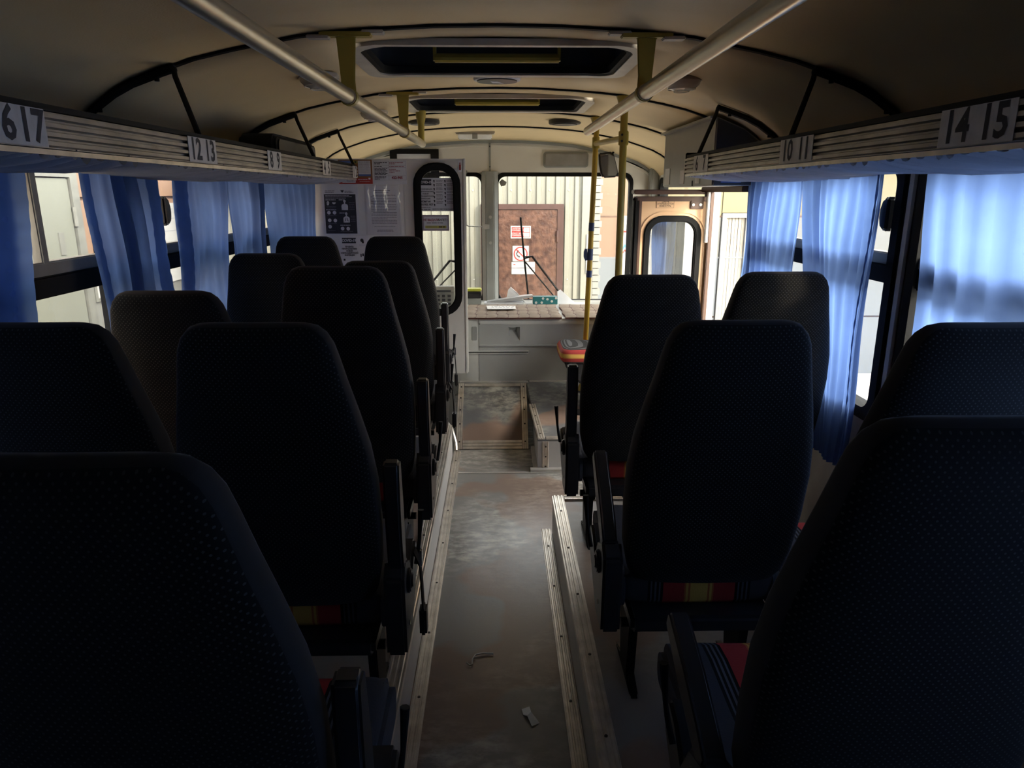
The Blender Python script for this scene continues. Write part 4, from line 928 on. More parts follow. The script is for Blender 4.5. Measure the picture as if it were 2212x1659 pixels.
# things on the dashboard
tm = thing('ticket_machine', 'black ticket machine with yellow top and green display', 'machine', (-0.20, 5.62, 0.640))
MB().box(-0.272, -0.135, 5.58, 5.66, 0.640, 0.745).build('body', 'device_black', tm, world=True, bevel=0.008)
MB().box(-0.275, -0.132, 5.575, 5.665, 0.745, 0.765).build('top_cover', 'hi_vis', tm, world=True, bevel=0.006)
MB().box(-0.27, -0.252, 5.574, 5.581, 0.70, 0.735).build('display', 'display_green', tm, world=True)
MB().box(-0.23, -0.15, 5.574, 5.581, 0.70, 0.725).build('paper_slot', 'rubber_edge', tm, world=True)
MB().box(-0.27, -0.137, 5.576, 5.582, 0.642, 0.69).build('front_panel', 'pillar_grey', tm, world=True)
cm = thing('fare_console', 'grey keypad console seen through the partition window', 'machine', (-0.42, 5.45, 0.640))
MB().prism([(5.40, 0.64), (5.52, 0.64), (5.52, 0.80), (5.45, 0.80), (5.41, 0.76)], 'x', -0.50, -0.335).build('body', 'device_grey', cm, world=True, bevel=0.008)
for r in range(3):
    for c in range(3): MB().box(-0.47 + c * 0.042, -0.445 + c * 0.042, 5.395, 5.402, 0.665 + 0.03 * r, 0.685 + 0.03 * r).build('key', 'device_black', cm, world=True)
MB().box(-0.47, -0.36, 5.403, 5.412, 0.765, 0.78).build('screen', 'device_black', cm, world=True)
fo = thing('document_folder', 'silver plastic document folder propped on the dashboard', 'folder', (0.09, 5.66, 0.640))
MB().prism([(-0.09, 0.66), (0.21, 0.705), (0.275, 0.71), (0.27, 0.695), (-0.02, 0.645), (-0.09, 0.642)], 'y', 5.60, 5.68).build('sleeve', 'silver_foil', fo, world=True, bevel=0.002)
MB().box(-0.11, 0.2, 5.585, 5.69, 0.6405, 0.652).build('papers', 'paper_grey', fo, world=True)
MB().add([(0.06, 5.70, 0.64), (0.22, 5.70, 0.64), (0.15, 5.70, 0.72), (0.10, 5.71, 0.76), (0.08, 5.705, 0.74), (0.06, 5.72, 0.64), (0.22, 5.72, 0.64), (0.15, 5.715, 0.72), (0.10, 5.715, 0.765)], [(0, 1, 2, 3, 4), (5, 8, 7, 6), (0, 5, 6, 1), (1, 6, 7, 2), (2, 7, 8, 3), (4, 3, 8, 5, 0)]).build('loose_sheet', 'paper', fo, world=True, smooth=0)
tb = thing('flower_box', 'teal box with white flower dots on the dashboard', 'box', (0.37, 5.62, 0.640))
MB().box(0.275, 0.47, 5.58, 5.66, 0.641, 0.70).build('carton', 'teal', tb, world=True, bevel=0.003)
for (x, z_) in ((0.30, 0.655), (0.345, 0.655), (0.355, 0.688), (0.39, 0.682), (0.425, 0.665), (0.458, 0.69)):
    fl = MB()
    for a in range(6): fl.disc((x + 0.006 * math.cos(a * PI / 3), 5.5795, z_ + 0.006 * math.sin(a * PI / 3)), 0.0042, 'y', 0.001, 8)
    f_ = fl.build('flower', 'poster_white', tb, world=True, smooth=0)
    MB().disc((x, 5.5787, z_), 0.003, 'y', 0.001, 8).build('flower_heart', 'poster_yellow', f_, world=True)
pk = thing('plastic_sleeve', 'clear plastic sleeve leaning beside the teal box', 'sleeve', (0.55, 5.66, 0.640))
MB().add([(0.475, 5.62, 0.641), (0.62, 5.62, 0.641), (0.50, 5.68, 0.745), (0.475, 5.67, 0.73), (0.475, 5.624, 0.641), (0.62, 5.624, 0.641), (0.50, 5.684, 0.745), (0.475, 5.674, 0.73)], [(0, 1, 2, 3), (7, 6, 5, 4), (0, 4, 5, 1), (1, 5, 6, 2), (2, 6, 7, 3), (3, 7, 4, 0)]).build('sleeve', 'paper_grey', pk, world=True, smooth=0)

# wipers (outside, resting on the glass)
def wiper(blade, pivot, joint, lab, low):
    w = thing('windscreen_wiper', lab, 'wiper', (low[0], YF + 0.05, low[1]))
    Yw = YF + 0.065
    MB().tube([(blade[0][0], Yw, blade[0][1]), (joint[0], Yw, joint[1]), (blade[1][0], Yw, blade[1][1])], 0.008, 8).build('blade', 'black_rubber', w, world=True)
    MB().tube([(joint[0], Yw, joint[1]), (joint[0] + 0.07 * low[2], Yw + 0.01, joint[1] + 0.01), (pivot[0], Yw + 0.02, pivot[1])], [0.014, 0.010, 0.008], 8).build('arm', 'black_metal', w, world=True)
    MB().tube([(joint[0] + 0.01, Yw, joint[1] - 0.035), (pivot[0] - 0.07 * low[2], Yw + 0.02, pivot[1])], 0.006, 8).build('parallel_rod', 'black_metal', w, world=True)
wiper(((0.193, 1.294), (0.265, 0.60)), (0.60, 0.57), (0.225, 0.955), 'black wiper standing upright before the brown steel door', (0.60, 0.57, 1))
wiper(((-0.33, 1.25), (-0.36, 0.60)), (-0.72, 0.57), (-0.345, 0.92), 'black wiper seen through the partition window', (-0.72, 0.57, -1))

# header fittings
vz = thing('sun_visor', 'grey padded visor on the windscreen header', 'visor', (0.56, YF - 0.02, 1.70))
MB().prism(rr(0.56, 1.757, 0.175, 0.052, 0.02), 'y', YF - 0.045, YF - 0.012).build('pad', 'visor_grey', vz, world=True, bevel=0.008)
MB().ring2(rr(0.56, 1.757, 0.185, 0.062, 0.026), rr(0.56, 1.757, 0.174, 0.051, 0.02), XZ, YF - 0.03, YF - 0.012).build('rim', 'pillar_grey', vz, world=True)
bf = thing('wall_frame', 'black framed panel on the header above the partition', 'frame', (-0.68, YF - 0.02, 1.70))
MB().ring2([(-0.48, 1.838), (-0.875, 1.838), (-0.875, 1.60), (-0.48, 1.60)], [(-0.545, 1.80), (-0.82, 1.80), (-0.82, 1.64), (-0.545, 1.64)], XZ, YF - 0.04, YF - 0.012).build('border', 'black_rubber', bf, world=True, smooth=0)
MB().box(-0.82, -0.545, YF - 0.02, YF - 0.0125, 1.66, 1.80).build('face', 'paper_grey', bf, world=True)
mr = thing('interior_mirror', 'black framed driver mirror hung beside the yellow poles', 'mirror', (0.93, 5.9, 1.72))
mp = [(0.835, 1.80), (0.93, 1.81), (0.955, 1.80), (0.985, 1.70), (1.0, 1.64), (0.985, 1.615), (0.88, 1.61), (0.86, 1.63), (0.84, 1.72)]
MB().prism([(p[0] - 0.03, p[1]) for p in mp], 'y', 5.90, 5.94).build('housing', 'black_plastic', mr, world=True, bevel=0.01)
MB().prism([((p[0] - 0.92) * 0.86 + 0.89, (p[1] - 1.71) * 0.86 + 1.71) for p in mp], 'y', 5.892, 5.9).build('mirror_glass', 'mirror', mr, world=True, smooth=0)
MB().tube([(0.90, 5.93, 1.72), (0.93, 6.0, 1.80), (0.96, 6.09, 1.83)], 0.009, 8).build('arm', 'black_metal', mr, world=True)
rd = thing('curtain_rod', 'thin bent metal rod hanging beside the centre pillar', 'rod', (-0.26, YF - 0.03, 1.22))
MB().tube([(-0.262, YF - 0.03, 1.66), (-0.263, YF - 0.035, 1.25), (-0.258, YF - 0.04, 1.232), (-0.245, YF - 0.045, 1.226), (-0.115, YF - 0.075, 1.222)], 0.0045, 6).build('rod', 'pillar_grey', rd, world=True)
MB().prism([(-0.11, 1.245), (-0.13, 1.225), (-0.11, 1.20), (-0.07, 1.205), (-0.07, 1.24)], 'y', YF - 0.082, YF - 0.071).build('clip', 'alu_dull', rd, world=True)
MB().box(-0.29, -0.25, YF - 0.05, YF - 0.012, 1.64, 1.68).build('socket', 'pillar_grey', rd, world=True, bevel=0.008)
sk = tag(MB().prism([(0.012, 1.58), (0.037, 1.605), (0.075, 1.58), (0.065, 1.555), (0.03, 1.545)], 'y', YF + 0.014, YF + 0.0195).build('sensor_patch', 'visor_grey', None, smooth=0), 'small dark patch stuck inside the top corner of the windscreen', 'sticker')

# ---------------------------------------------------------------- partition behind the driver with posters
YP = 4.72
pt = struct('wall_partition', 'pale partition behind the driver covered in posters, with a tall window', 'partition', (-0.75, YP, FZ))
pc = (-0.389, 1.19, 0.115, 0.455)
hole = rr(pc[0], pc[1], pc[2], pc[3], 0.10)
MB().ring2(rect_loop(-0.60, -0.225, 0.30, 1.705, hole), hole, XZ, YP, YP + 0.03).build('window_panel', 'white_wall', pt, world=True)
MB().box(-XW, -0.601, YP, YP + 0.03, PZ, 1.705).build('solid_panel', 'partition_white', pt, world=True, bevel=0.004)
MB().ring2(rr(pc[0], pc[1], pc[2] + 0.036, pc[3] + 0.036, 0.135), rr(pc[0], pc[1], pc[2] - 0.012, pc[3] - 0.012, 0.09), XZ, YP - 0.02, YP + 0.05).build('rubber_frame', 'black_rubber', pt, world=True, bevel=0.008)
MB().prism(rr(pc[0], pc[1], pc[2] - 0.002, pc[3] - 0.002, 0.098), 'y', YP + 0.014, YP + 0.019).build('pane', 'glass', pt, world=True, smooth=0)
MB().box(-0.226, -0.205, YP - 0.004, YP + 0.036, 0.30, 1.708).build('edge_post', 'white_wall', pt, world=True, bevel=0.006)
def sheet(nm, lab, x0, x1, z0, z1, mt, y=YP, th=0.0025, cat='poster'):
    p = thing(nm, lab, cat, ((x0 + x1) / 2, y - th, z0))
    MB().box(x0, x1, y - th, y - 0.0004, z0, z1).build('sheet', mt, p, world=True, smooth=0)
    return p, y - th
def lines(par, y, mt, rows, nm='print'):
    mb = MB()
    for (x0, x1, z, h) in rows: words(mb, x0, x1, z, h, y - 0.0003)
    return tag(mb.build(nm, mt, par, world=True, smooth=0), kind='stuff')
def fill(par, y, mt, rects, nm='colour_field', d=0.0004):
    mb = MB()
    for (x0, x1, z0, z1) in rects: mb.box(x0, x1, y - d, y, z0, z1)
    return mb.build(nm, mt, par, world=True, smooth=0)
def lett(par, y, mt, items, nm='lettering', d=0.0009):
    mb = MB()
    for it in items:
        txt, size, cx, cz = it[:4]; bold = it[4] if len(it) > 4 else 0.0003; sx = it[5] if len(it) > 5 else 1.0
        put_text(mb, txt, size, on_xz(cx, cz, y - d), bold, sx=sx)
    return mb.build(nm, mt, par, world=True, smooth=0)
# red/brown poster with blue header
p, y = sheet('route_poster', 'brown and red bordered poster with white text boxes above the dark anatomy poster', -1.01, -0.797, 1.550, 1.698, 'poster_brown')
fill(p, y, 'poster_red', [(-1.01, -0.797, 1.550, 1.585)])
fill(p, y, 'poster_white', [(-0.885, -0.806, 1.61, 1.692), (-0.99, -0.905, 1.558, 1.584), (-0.823, -0.81, 1.578, 1.588)], d=0.0006)
fill(p, y, 'poster_blue', [(-0.885, -0.806, 1.597, 1.61), (-1.003, -0.93, 1.676, 1.692)], d=0.0006)
fill(p, y, 'poster_yellow', [(-0.928, -0.888, 1.676, 1.692)], d=0.0006)
fill(p, y, 'ink', [(-0.925, -0.914, 1.679, 1.69), (-0.907, -0.893, 1.678, 1.69), (-1.004, -0.993, 1.573, 1.583), (-1.004, -0.993, 1.56, 1.57)], d=0.0008)
lines(p, y - 0.0006, 'ink_grey', [(-0.882, -0.812, 1.684 - 0.012 * k, 0.0028) for k in range(6)] + [(-0.985, -0.91, 1.58 - 0.007 * k, 0.0026) for k in range(3)])
lines(p, y, 'poster_white', [(-0.89, -0.83, 1.578, 0.004), (-0.88, -0.815, 1.566, 0.002)])
# complaints table with phone number
p, y = sheet('phone_table', 'grey printed table with maroon phone number 422-905', -0.790, -0.578, 1.548, 1.695, 'paper_grey')
fill(p, y, 'ink_grey', [(-0.786, -0.583, z_, z_ + 0.0012) for z_ in (1.688, 1.664, 1.651, 1.600, 1.574)] + [(x, x + 0.0012, 1.574, 1.688) for x in (-0.786, -0.692, -0.583)], 'table_rules')
lines(p, y, 'ink', [(-0.782, -0.70, 1.681, 0.005), (-0.782, -0.745, 1.673, 0.004), (-0.782, -0.735, 1.657, 0.005)] + [(-0.782, -0.70 - 0.01 * (k % 2), 1.645 - 0.0075 * k, 0.004) for k in range(6)] + [(-0.782, -0.71, 1.594, 0.004), (-0.782, -0.715, 1.587, 0.004), (-0.782, -0.75, 1.58, 0.004)])
lines(p, y, 'ink_maroon', [(-0.688, -0.60, 1.681, 0.004), (-0.688, -0.65, 1.673, 0.0035), (-0.688, -0.59, 1.657, 0.004), (-0.688, -0.645, 1.64, 0.0035), (-0.688, -0.62, 1.63, 0.0035), (-0.688, -0.655, 1.62, 0.0035)])
lett(p, y, 'ink_maroon', [('422-905', 0.021, -0.640, 1.588, 0.0009)])
# dark anatomy poster
p, y = sheet('health_poster', 'dark poster with white human silhouettes and round icons on the partition', -1.125, -0.895, 1.232, 1.548, 'paper_grey')
fill(p, y, 'poster_dark', [(-1.113, -0.912, 1.240, 1.487)])
lines(p, y, 'ink_grey', [(-1.105, -1.045, 1.508, 0.004), (-1.105, -1.05, 1.499, 0.004), (-0.98, -0.935, 1.506, 0.004), (-0.98, -0.925, 1.499, 0.004)])
em = MB(); em.prism([(-0.995 + 0.011 * a, 1.506 + 0.007 * b_) for a, b_ in ((-1, 0.6), (-0.5, 1), (0, 0.7), (0.5, 1), (1, 0.6), (0.7, -0.3), (0, -1.4), (-0.7, -0.3))], 'y', y - 0.0005, y); em.build('crest', 'poster_dark', p, world=True, smooth=0)
yy = y - 0.0004
lines(p, yy, 'poster_white', [(-1.105, -0.95, 1.479, 0.003), (-1.105, -0.935, 1.471, 0.003), (-1.105, -0.975, 1.463, 0.003)])
lines(p, yy, 'poster_white', [(-1.105, -1.04, 1.452, 0.0045), (-1.02, -0.985, 1.452, 0.0045), (-1.105, -1.04, 1.39, 0.004), (-1.02, -0.975, 1.37, 0.004), (-1.02, -0.955, 1.293, 0.004)])
lines(p, yy, 'ink_grey', [(-0.955, -0.92, 1.435 - 0.011 * k, 0.003) for k in range(5)] + [(-0.95, -0.92, 1.35 - 0.011 * k, 0.003) for k in range(4)] + [(-1.10, -1.04, 1.41 - 0.008 * k, 0.0025) for k in range(2)] + [(-1.10, -1.04, 1.353, 0.0025), (-1.10, -1.04, 1.303, 0.0025), (-1.10, -1.05, 1.258, 0.0025), (-1.02, -0.94, 1.254, 0.0025)])
ic = MB()
for (x, z_) in ((-1.088, 1.372), (-1.052, 1.372), (-1.086, 1.324), (-1.05, 1.323), (-1.086, 1.284), (-1.006, 1.272), (-0.970, 1.271)):
    ic.disc((x, yy - 0.0004, z_), 0.0115, 'y', 0.0008, 16)
ic.build('round_icon', 'poster_white', p, world=True, smooth=0)
def bust(x, z_, k):
    b_ = MB(); b_.disc((x, yy - 0.0004, z_ + 0.036 * k), 0.0085 * k, 'y', 0.0008, 14, 0.9, 1.15)
    b_.prism([(x + k * a, z_ + k * c) for a, c in ((-0.02, -0.02), (-0.021, 0.005), (-0.017, 0.015), (-0.004, 0.02), (-0.004, 0.03), (0.004, 0.03), (0.004, 0.02), (0.017, 0.015), (0.021, 0.005), (0.02, -0.02), (0.014, -0.02), (0.013, -0.002), (0.0, -0.004), (0.0, -0.02), (0, -0.0201), (-0.013, -0.02), (-0.013, -0.002), (-0.0145, -0.02))], 'y', yy - 0.0008, yy)
    b_.box(x - 0.0125 * k, x + 0.0125 * k, yy - 0.0009, yy, z_ - 0.02 * k, z_ + 0.012 * k)
    b_.build('silhouette', 'poster_white', p, world=True, smooth=0)
bust(-0.984, 1.408, 1.0); bust(-0.977, 1.330, 0.98)
lu = MB()
for q in (-1, 1): lu.prism([(-0.977 + q * a, 1.33 + c) for a, c in ((0.002, 0.008), (0.006, 0.009), (0.011, -0.006), (0.011, -0.014), (0.004, -0.008))], 'y', yy - 0.0014, yy - 0.001)
lu.build('lungs_print', 'ink_grey', p, world=True, smooth=0)
hd = MB(); hd.disc((-1.09, yy - 0.0004, 1.434), 0.0095, 'y', 0.0008, 14, 0.9, 1.1); hd.prism([(-1.098, 1.428), (-1.084, 1.43), (-1.084, 1.422), (-1.09, 1.417), (-1.097, 1.419)], 'y', yy - 0.0008, yy); hd.prism([(-1.064, 1.437), (-1.04, 1.437), (-1.042, 1.43), (-1.052, 1.424), (-1.062, 1.43)], 'y', yy - 0.0008, yy); hd.build('head_icon', 'poster_white', p, world=True, smooth=0)
# typed letter in a plastic sleeve
p, y = sheet('typed_letter', 'white typed letter in a wrinkled clear sleeve beside the dark anatomy poster', -0.845, -0.635, 1.238, 1.540, 'paper')
lines(p, y, 'ink_grey', [(-0.795, -0.69, 1.510, 0.0045), (-0.785, -0.70, 1.498, 0.003)] + [(-0.815 + (0.012 if k in (0, 2, 6, 11) else 0), -0.652 - (0.06 if k in (1, 5, 10, 15) else 0), 1.480 - 0.0098 * k, 0.0034) for k in range(19)] + [(-0.80, -0.665, 1.285, 0.003), (-0.78, -0.68, 1.262, 0.003), (-0.785, -0.675, 1.255, 0.003)])
sl_ = MB().grid(lambda i, j: (-0.855 + 0.23 * i / 10, y - 0.004 - 0.002 * math.sin(i * 1.7 + j) * math.sin(j * 0.9), 1.232 + 0.315 * j / 12), 11, 13).build('clear_sleeve', 'plastic_film', p, world=True, smooth=60)
# lower covid notice
p, y = sheet('covid_notice', 'white COVID-19 rules notice low on the partition between two headrests', -1.03, -0.835, 0.98, 1.224, 'paper')
fill(p, y, 'poster_dark', [(-1.015, -0.925, 1.178, 1.213)])
lett(p, y, 'poster_white', [('COVID-19', 0.024, -0.970, 1.195, 0.0011, 0.86)])
lett(p, y, 'ink', [(s_, 0.0135, -0.970, 1.155 - 0.0135 * k, 0.0006, 0.85) for k, s_ in enumerate(('ПРАВИЛА', 'ПРОФИЛАКТИКИ', 'НОВОЙ', 'КОРОНАВИРУСНОЙ', 'ИНФЕКЦИИ'))])
fc = MB(); fc.disc((-0.886, y - 0.0004, 1.197), 0.011, 'y', 0.0008, 14); fc.box(-0.886, -0.874, y - 0.0008, y, 1.178, 1.192); fc.build('face_icon', 'ink', p, world=True, smooth=0)
fill(p, y, 'paper_grey', [(-0.905, -0.862, 1.158, 1.172)])
fill(p, y, 'ink', [(-0.90, -0.893, 1.09, 1.11), (-0.888, -0.878, 1.095, 1.112), (-0.873, -0.865, 1.09, 1.104), (-1.012, -1.0, 1.066, 1.078)])
# notices on the partition glass
p, y = sheet('covid_poster', 'white COVID-19 recommendations poster in a clear sleeve on the partition window', -0.512, -0.270, 1.381, 1.588, 'paper_grey', YP + 0.012)
fill(p, y, 'poster_dark', [(-0.503, -0.425, 1.543, 1.580)])
lett(p, y, 'poster_white', [('COVID-19', 0.0215, -0.464, 1.5605, 0.001, 0.86)])
lett(p, y, 'ink', [('РЕКОМЕНДАЦИИ', 0.0105, -0.464, 1.518), ('ПО ПРОФИЛАКТИКЕ', 0.0105, -0.464, 1.503), ('НОВОЙ', 0.0105, -0.464, 1.489), ('КОРОНАВИРУСНОЙ', 0.0105, -0.464, 1.474), ('ИНФЕКЦИИ', 0.0105, -0.464, 1.459), ('КОМУ 60', 0.0145, -0.464, 1.441, 0.0006), ('И БОЛЕЕ ЛЕТ', 0.0145, -0.464, 1.422, 0.0006), ('БЕРЕГИТЕ СЕБЯ И БУДЬТЕ ЗДОРОВЫ', 0.0085, -0.347, 1.393, 0.0003, 0.95)])
lines(p, y, 'ink_grey', [(-0.495, -0.435, 1.404, 0.004), (-0.495, -0.435, 1.392, 0.006)])
rows = []
for c0, c1 in ((-0.395, -0.352), (-0.327, -0.282)):
    z_ = 1.572
    for blk in (2, 4, 3, 2, 3, 3, 3):
        for k in range(blk):
            if z_ > 1.405: rows.append((c0, c1 - random.uniform(0, 0.006), z_, 0.0028)); z_ -= 0.0056
        z_ -= 0.006
lines(p, y, 'ink_grey', rows)
ik = MB()
for c0 in (-0.408, -0.338):
    for k in range(7):
        z_ = 1.567 - 0.0245 * k; ik.disc((c0, y - 0.0004, z_ + 0.003), 0.005, 'y', 0.0008, 8); ik.box(c0 - 0.002, c0 + 0.004, y - 0.0008, y, z_ - 0.007, z_)
ik.build('small_icons', 'ink', p, world=True, smooth=0)
p, y = sheet('ticket_notice', 'small lilac bordered notice with a yellow bar on the partition window', -0.490, -0.317, 1.256, 1.358, 'lilac', YP + 0.012)
fill(p, y, 'paper_grey', [(-0.481, -0.326, 1.266, 1.347)]); fill(p, y, 'poster_yellow', [(-0.472, -0.335, 1.273, 1.289)], d=0.0006)
lett(p, y, 'ink_maroon', [('НЕ ВЫДАЛИ', 0.0185, -0.4325, 1.325, 0.0006, 0.9)]); lett(p, y, 'ink', [('БИЛЕТ?', 0.0185, -0.359, 1.325, 0.0004, 0.9)])
lines(p, y, 'ink_grey', [(-0.462, -0.348, 1.307, 0.006)]); lines(p, y - 0.0006, 'ink_grey', [(-0.463, -0.392, 1.281, 0.004)]); lines(p, y - 0.0006, 'ink', [(-0.385, -0.345, 1.281, 0.007)])
p, y = sheet('extinguisher_sign', 'tiny white sticker with a red fire extinguisher at the partition corner', -0.250, -0.228, 1.625, 1.695, 'paper', cat='sign')
ex = MB(); ex.prism(rr(-0.239, 1.652, 0.0055, 0.017, 0.004), 'y', y - 0.0008, y); ex.box(-0.243, -0.235, y - 0.0008, y, 1.67, 1.675); ex.prism([(-0.243, 1.676), (-0.235, 1.676), (-0.236, 1.682), (-0.245, 1.679)], 'y', y - 0.0008, y); ex.build('extinguisher_print', 'sign_red', p, world=True, smooth=0)

# litter on the aisle floor
st_ = tag(MB().tube([(-0.12, 2.20, FZ + 0.006), (-0.108, 2.185, FZ + 0.006), (-0.10, 2.19, FZ + 0.006), (-0.10, 2.22, FZ + 0.006), (-0.09, 2.245, FZ + 0.006), (-0.06, 2.255, FZ + 0.006), (-0.025, 2.25, FZ + 0.006)], 0.0028, 6).build('string_scrap', 'string', None), 'curled bit of pale string lying on the aisle floor', 'string')
pb = MB(); pb.add([(0.070, 1.965, FZ + 0.001), (0.096, 1.975, FZ + 0.003), (0.100, 1.945, FZ + 0.008), (0.126, 1.900, FZ + 0.002), (0.100, 1.885, FZ + 0.003), (0.086, 1.925, FZ + 0.010), (0.074, 1.935, FZ + 0.004), (0.098, 1.925, FZ + 0.0005)],
    [(0, 6, 2, 1), (6, 5, 2), (5, 4, 3, 2), (0, 7, 6), (6, 7, 5), (5, 7, 4), (4, 7, 3), (3, 7, 2), (2, 7, 1), (1, 7, 0)])
tag(pb.build('paper_scrap', 'paper', None, smooth=0), 'crumpled white paper scrap on the aisle floor', 'paper')

# ================================================================== OUTSIDE
GZ = -0.75
gd = struct('ground', 'grey asphalt yard around the bus', 'ground')
MB().box(-30, 30, -30, 40, GZ - 0.1, GZ).build('asphalt', 'asphalt', gd)
# metal-clad building ahead
YB = 8.05
mbld = thing('clad_building', 'cream corrugated metal building front facing the windscreen', 'building', (-1.1, YB, GZ))
period = 0.105
x = -3.3; k = 0
while x < 1.02:
    x1 = min(x + period * 8, 1.06)
    if k % 1 == 0:
        prof = []; xx = x
        while xx < x1 - 1e-6:
            for fx, dy in ((0, 0), (0.42, 0), (0.52, -0.022), (0.90, -0.022)):
                if xx + fx * period < x1: prof.append((xx + fx * period, YB + dy))
            xx += period
        prof.append((x1, YB))
        poly = prof + [(x1, YB + 0.03), (x, YB + 0.03)]
        MB().prism(poly, 'z', GZ, 1.72).build('corrugated_sheet', 'corrugated', mbld, world=True, smooth=0)
    x = x1; k += 1
for zz in (1.52, 0.55):
    for i in range(10):
        MB().disc((-0.9 + i * 0.21, YB - 0.026, zz), 0.007, 'y', 0.01, 8).build('screw', 'alu_dull', mbld, world=True, key=('bs', i, zz))
MB().box(0.93, 1.06, YB - 0.04, YB - 0.024, GZ, 1.74).build('corner_flashing', 'corrugated', mbld, world=True)
MB().box(-3.3, 1.06, YB + 0.03, YB + 4, GZ, 1.74).build('body', 'corrugated', mbld, world=True)
for i in range(33):
    z0 = GZ + i * 0.075; off = 0.018 if i % 2 else 0.0
    MB().box(1.065, 1.135 + off, YB - 0.03 + 0.004 * (i % 3), YB + 0.08, z0, z0 + 0.066).build('brick', 'white_brick', mbld, world=True)
MB().box(1.063, 1.13, YB, YB + 0.09, GZ, 1.72).build('mortar', 'white_brick', mbld, world=True)
MB().box(0.985, 1.035, YB - 0.055, YB - 0.04, 0.62, 1.05).build('white_strip', 'sign_white', mbld, world=True)
# brown steel door
sd = thing('steel_door', 'brown hammered steel door with warning signs in the corrugated wall', 'door', (0.27, YB - 0.06, GZ))
MB().box(-0.10, 0.66, YB - 0.075, YB - 0.03, GZ + 0.02, 1.315).build('leaf', 'steel_brown', sd, world=True, bevel=0.006)
MB().ring2([(0.725, 1.375), (-0.185, 1.375), (-0.185, GZ), (0.725, GZ)], [(0.655, 1.318), (-0.105, 1.318), (-0.105, GZ + 0.02), (0.655, GZ + 0.02)], XZ, YB - 0.085, YB - 0.026).build('frame', 'frame_brown', sd, world=True, smooth=0)
for zz in (1.03, -0.2): MB().tube([(0.655, YB - 0.088, zz - 0.06), (0.655, YB - 0.088, zz + 0.06)], 0.014, 8).build('hinge', 'frame_brown', sd, world=True)
MB().tube([(-0.06, YB - 0.08, 0.38), (-0.06, YB - 0.12, 0.38), (0.03, YB - 0.12, 0.38)], 0.012, 8).build('handle', 'frame_brown', sd, world=True)
YS = YB - 0.076
def dsign(lab, x0, x1, z0, z1):
    o_ = MB().box(x0, x1, YS - 0.006, YS + 0.0005, z0, z1).build('sign', 'sign_white', sd, world=True, bevel=0.002); tag(o_, lab); return o_
s1 = dsign('red and white fire category sign', 0.140, 0.364, 1.005, 1.142); yq = YS - 0.0062
mb = MB(); mb.box(0.153, 0.285, yq - 0.001, yq, 1.02, 1.128).box(0.285, 0.352, yq - 0.001, yq, 1.02, 1.024).box(0.285, 0.352, yq - 0.001, yq, 1.124, 1.128).box(0.285, 0.352, yq - 0.001, yq, 1.071, 1.077).box(0.348, 0.352, yq - 0.001, yq, 1.02, 1.128); mb.build('red_field', 'sign_red', s1, world=True, smooth=0)
mb = MB()
for zz, tt in ((1.113, 'КАТЕГОРИЯ'), (1.093, 'ПОМЕЩЕНИЯ'), (1.060, 'КЛАСС ЗОНЫ'), (1.039, 'ПОМЕЩЕНИЯ')): put_text(mb, tt, 0.021, on_xz(0.218, zz, yq - 0.0016), 0.0005, sx=0.92)
mb.build('lettering', 'sign_white', s1, world=True, smooth=0)
mb = MB(); put_text(mb, 'В1', 0.022, on_xz(0.318, 1.10, yq - 0.0012), 0.0003); put_text(mb, 'П-IIа', 0.020, on_xz(0.318, 1.047, yq - 0.0012)); mb.build('code_text', 'ink_grey', s1, world=True, smooth=0)
s2 = dsign('white square no smoking sign with red ring', 0.161, 0.343, 0.755, 0.925)
cx, cz = 0.252, 0.838
circ = lambda r: [(cx + r * math.cos(2 * PI * i / 32), cz + r * math.sin(2 * PI * i / 32)) for i in range(32)]
mb = MB(); mb.ring2(circ(0.078), circ(0.066), XZ, yq - 0.0015, yq); mb.prism([(cx - 0.052, cz + 0.045), (cx - 0.044, cz + 0.052), (cx + 0.052, cz - 0.045), (cx + 0.044, cz - 0.052)], 'y', yq - 0.0018, yq); mb.build('red_ring', 'sign_red', s2, world=True, smooth=0)
mb = MB(); mb.tube([(cx - 0.03, yq - 0.0005, cz + 0.03), (cx - 0.045, yq - 0.0005, cz + 0.005), (cx - 0.035, yq - 0.0005, cz - 0.02), (cx - 0.01, yq - 0.0005, cz - 0.028)], 0.006, 6); mb.prism([(cx - 0.03, cz - 0.05), (cx - 0.018, cz - 0.046), (cx - 0.005, cz - 0.03), (cx - 0.014, cz - 0.034)], 'y', yq - 0.001, yq); mb.prism([(cx - 0.025, cz + 0.02), (cx - 0.03, cz + 0.045), (cx - 0.018, cz + 0.03)], 'y', yq - 0.001, yq); mb.build('pictogram', 'ink', s2, world=True, smooth=0)
s3 = dsign('white plate with a grey band', 0.149, 0.412, 0.612, 0.750)
mb = MB(); mb.box(0.152, 0.409, yq - 0.001, yq, 0.672, 0.693); mb.build('grey_band', 'ink_grey', s3, world=True, smooth=0)
mb = MB(); put_text(mb, '001', 0.022, on_xz(0.262, 0.652, yq - 0.001)); mb.box(0.25, 0.275, yq - 0.001, yq, 0.715, 0.718); mb.box(0.25, 0.28, yq - 0.001, yq, 0.722, 0.725); mb.build('lettering', 'ink_grey', s3, world=True, smooth=0)
mb = MB(); mb.box(0.167, 0.197, yq - 0.001, yq, 0.716, 0.722); mb.prism([(0.175, 0.722), (0.189, 0.722), (0.182, 0.73)], 'y', yq - 0.001, yq); mb.build('red_logo', 'sign_red', s3, world=True, smooth=0)
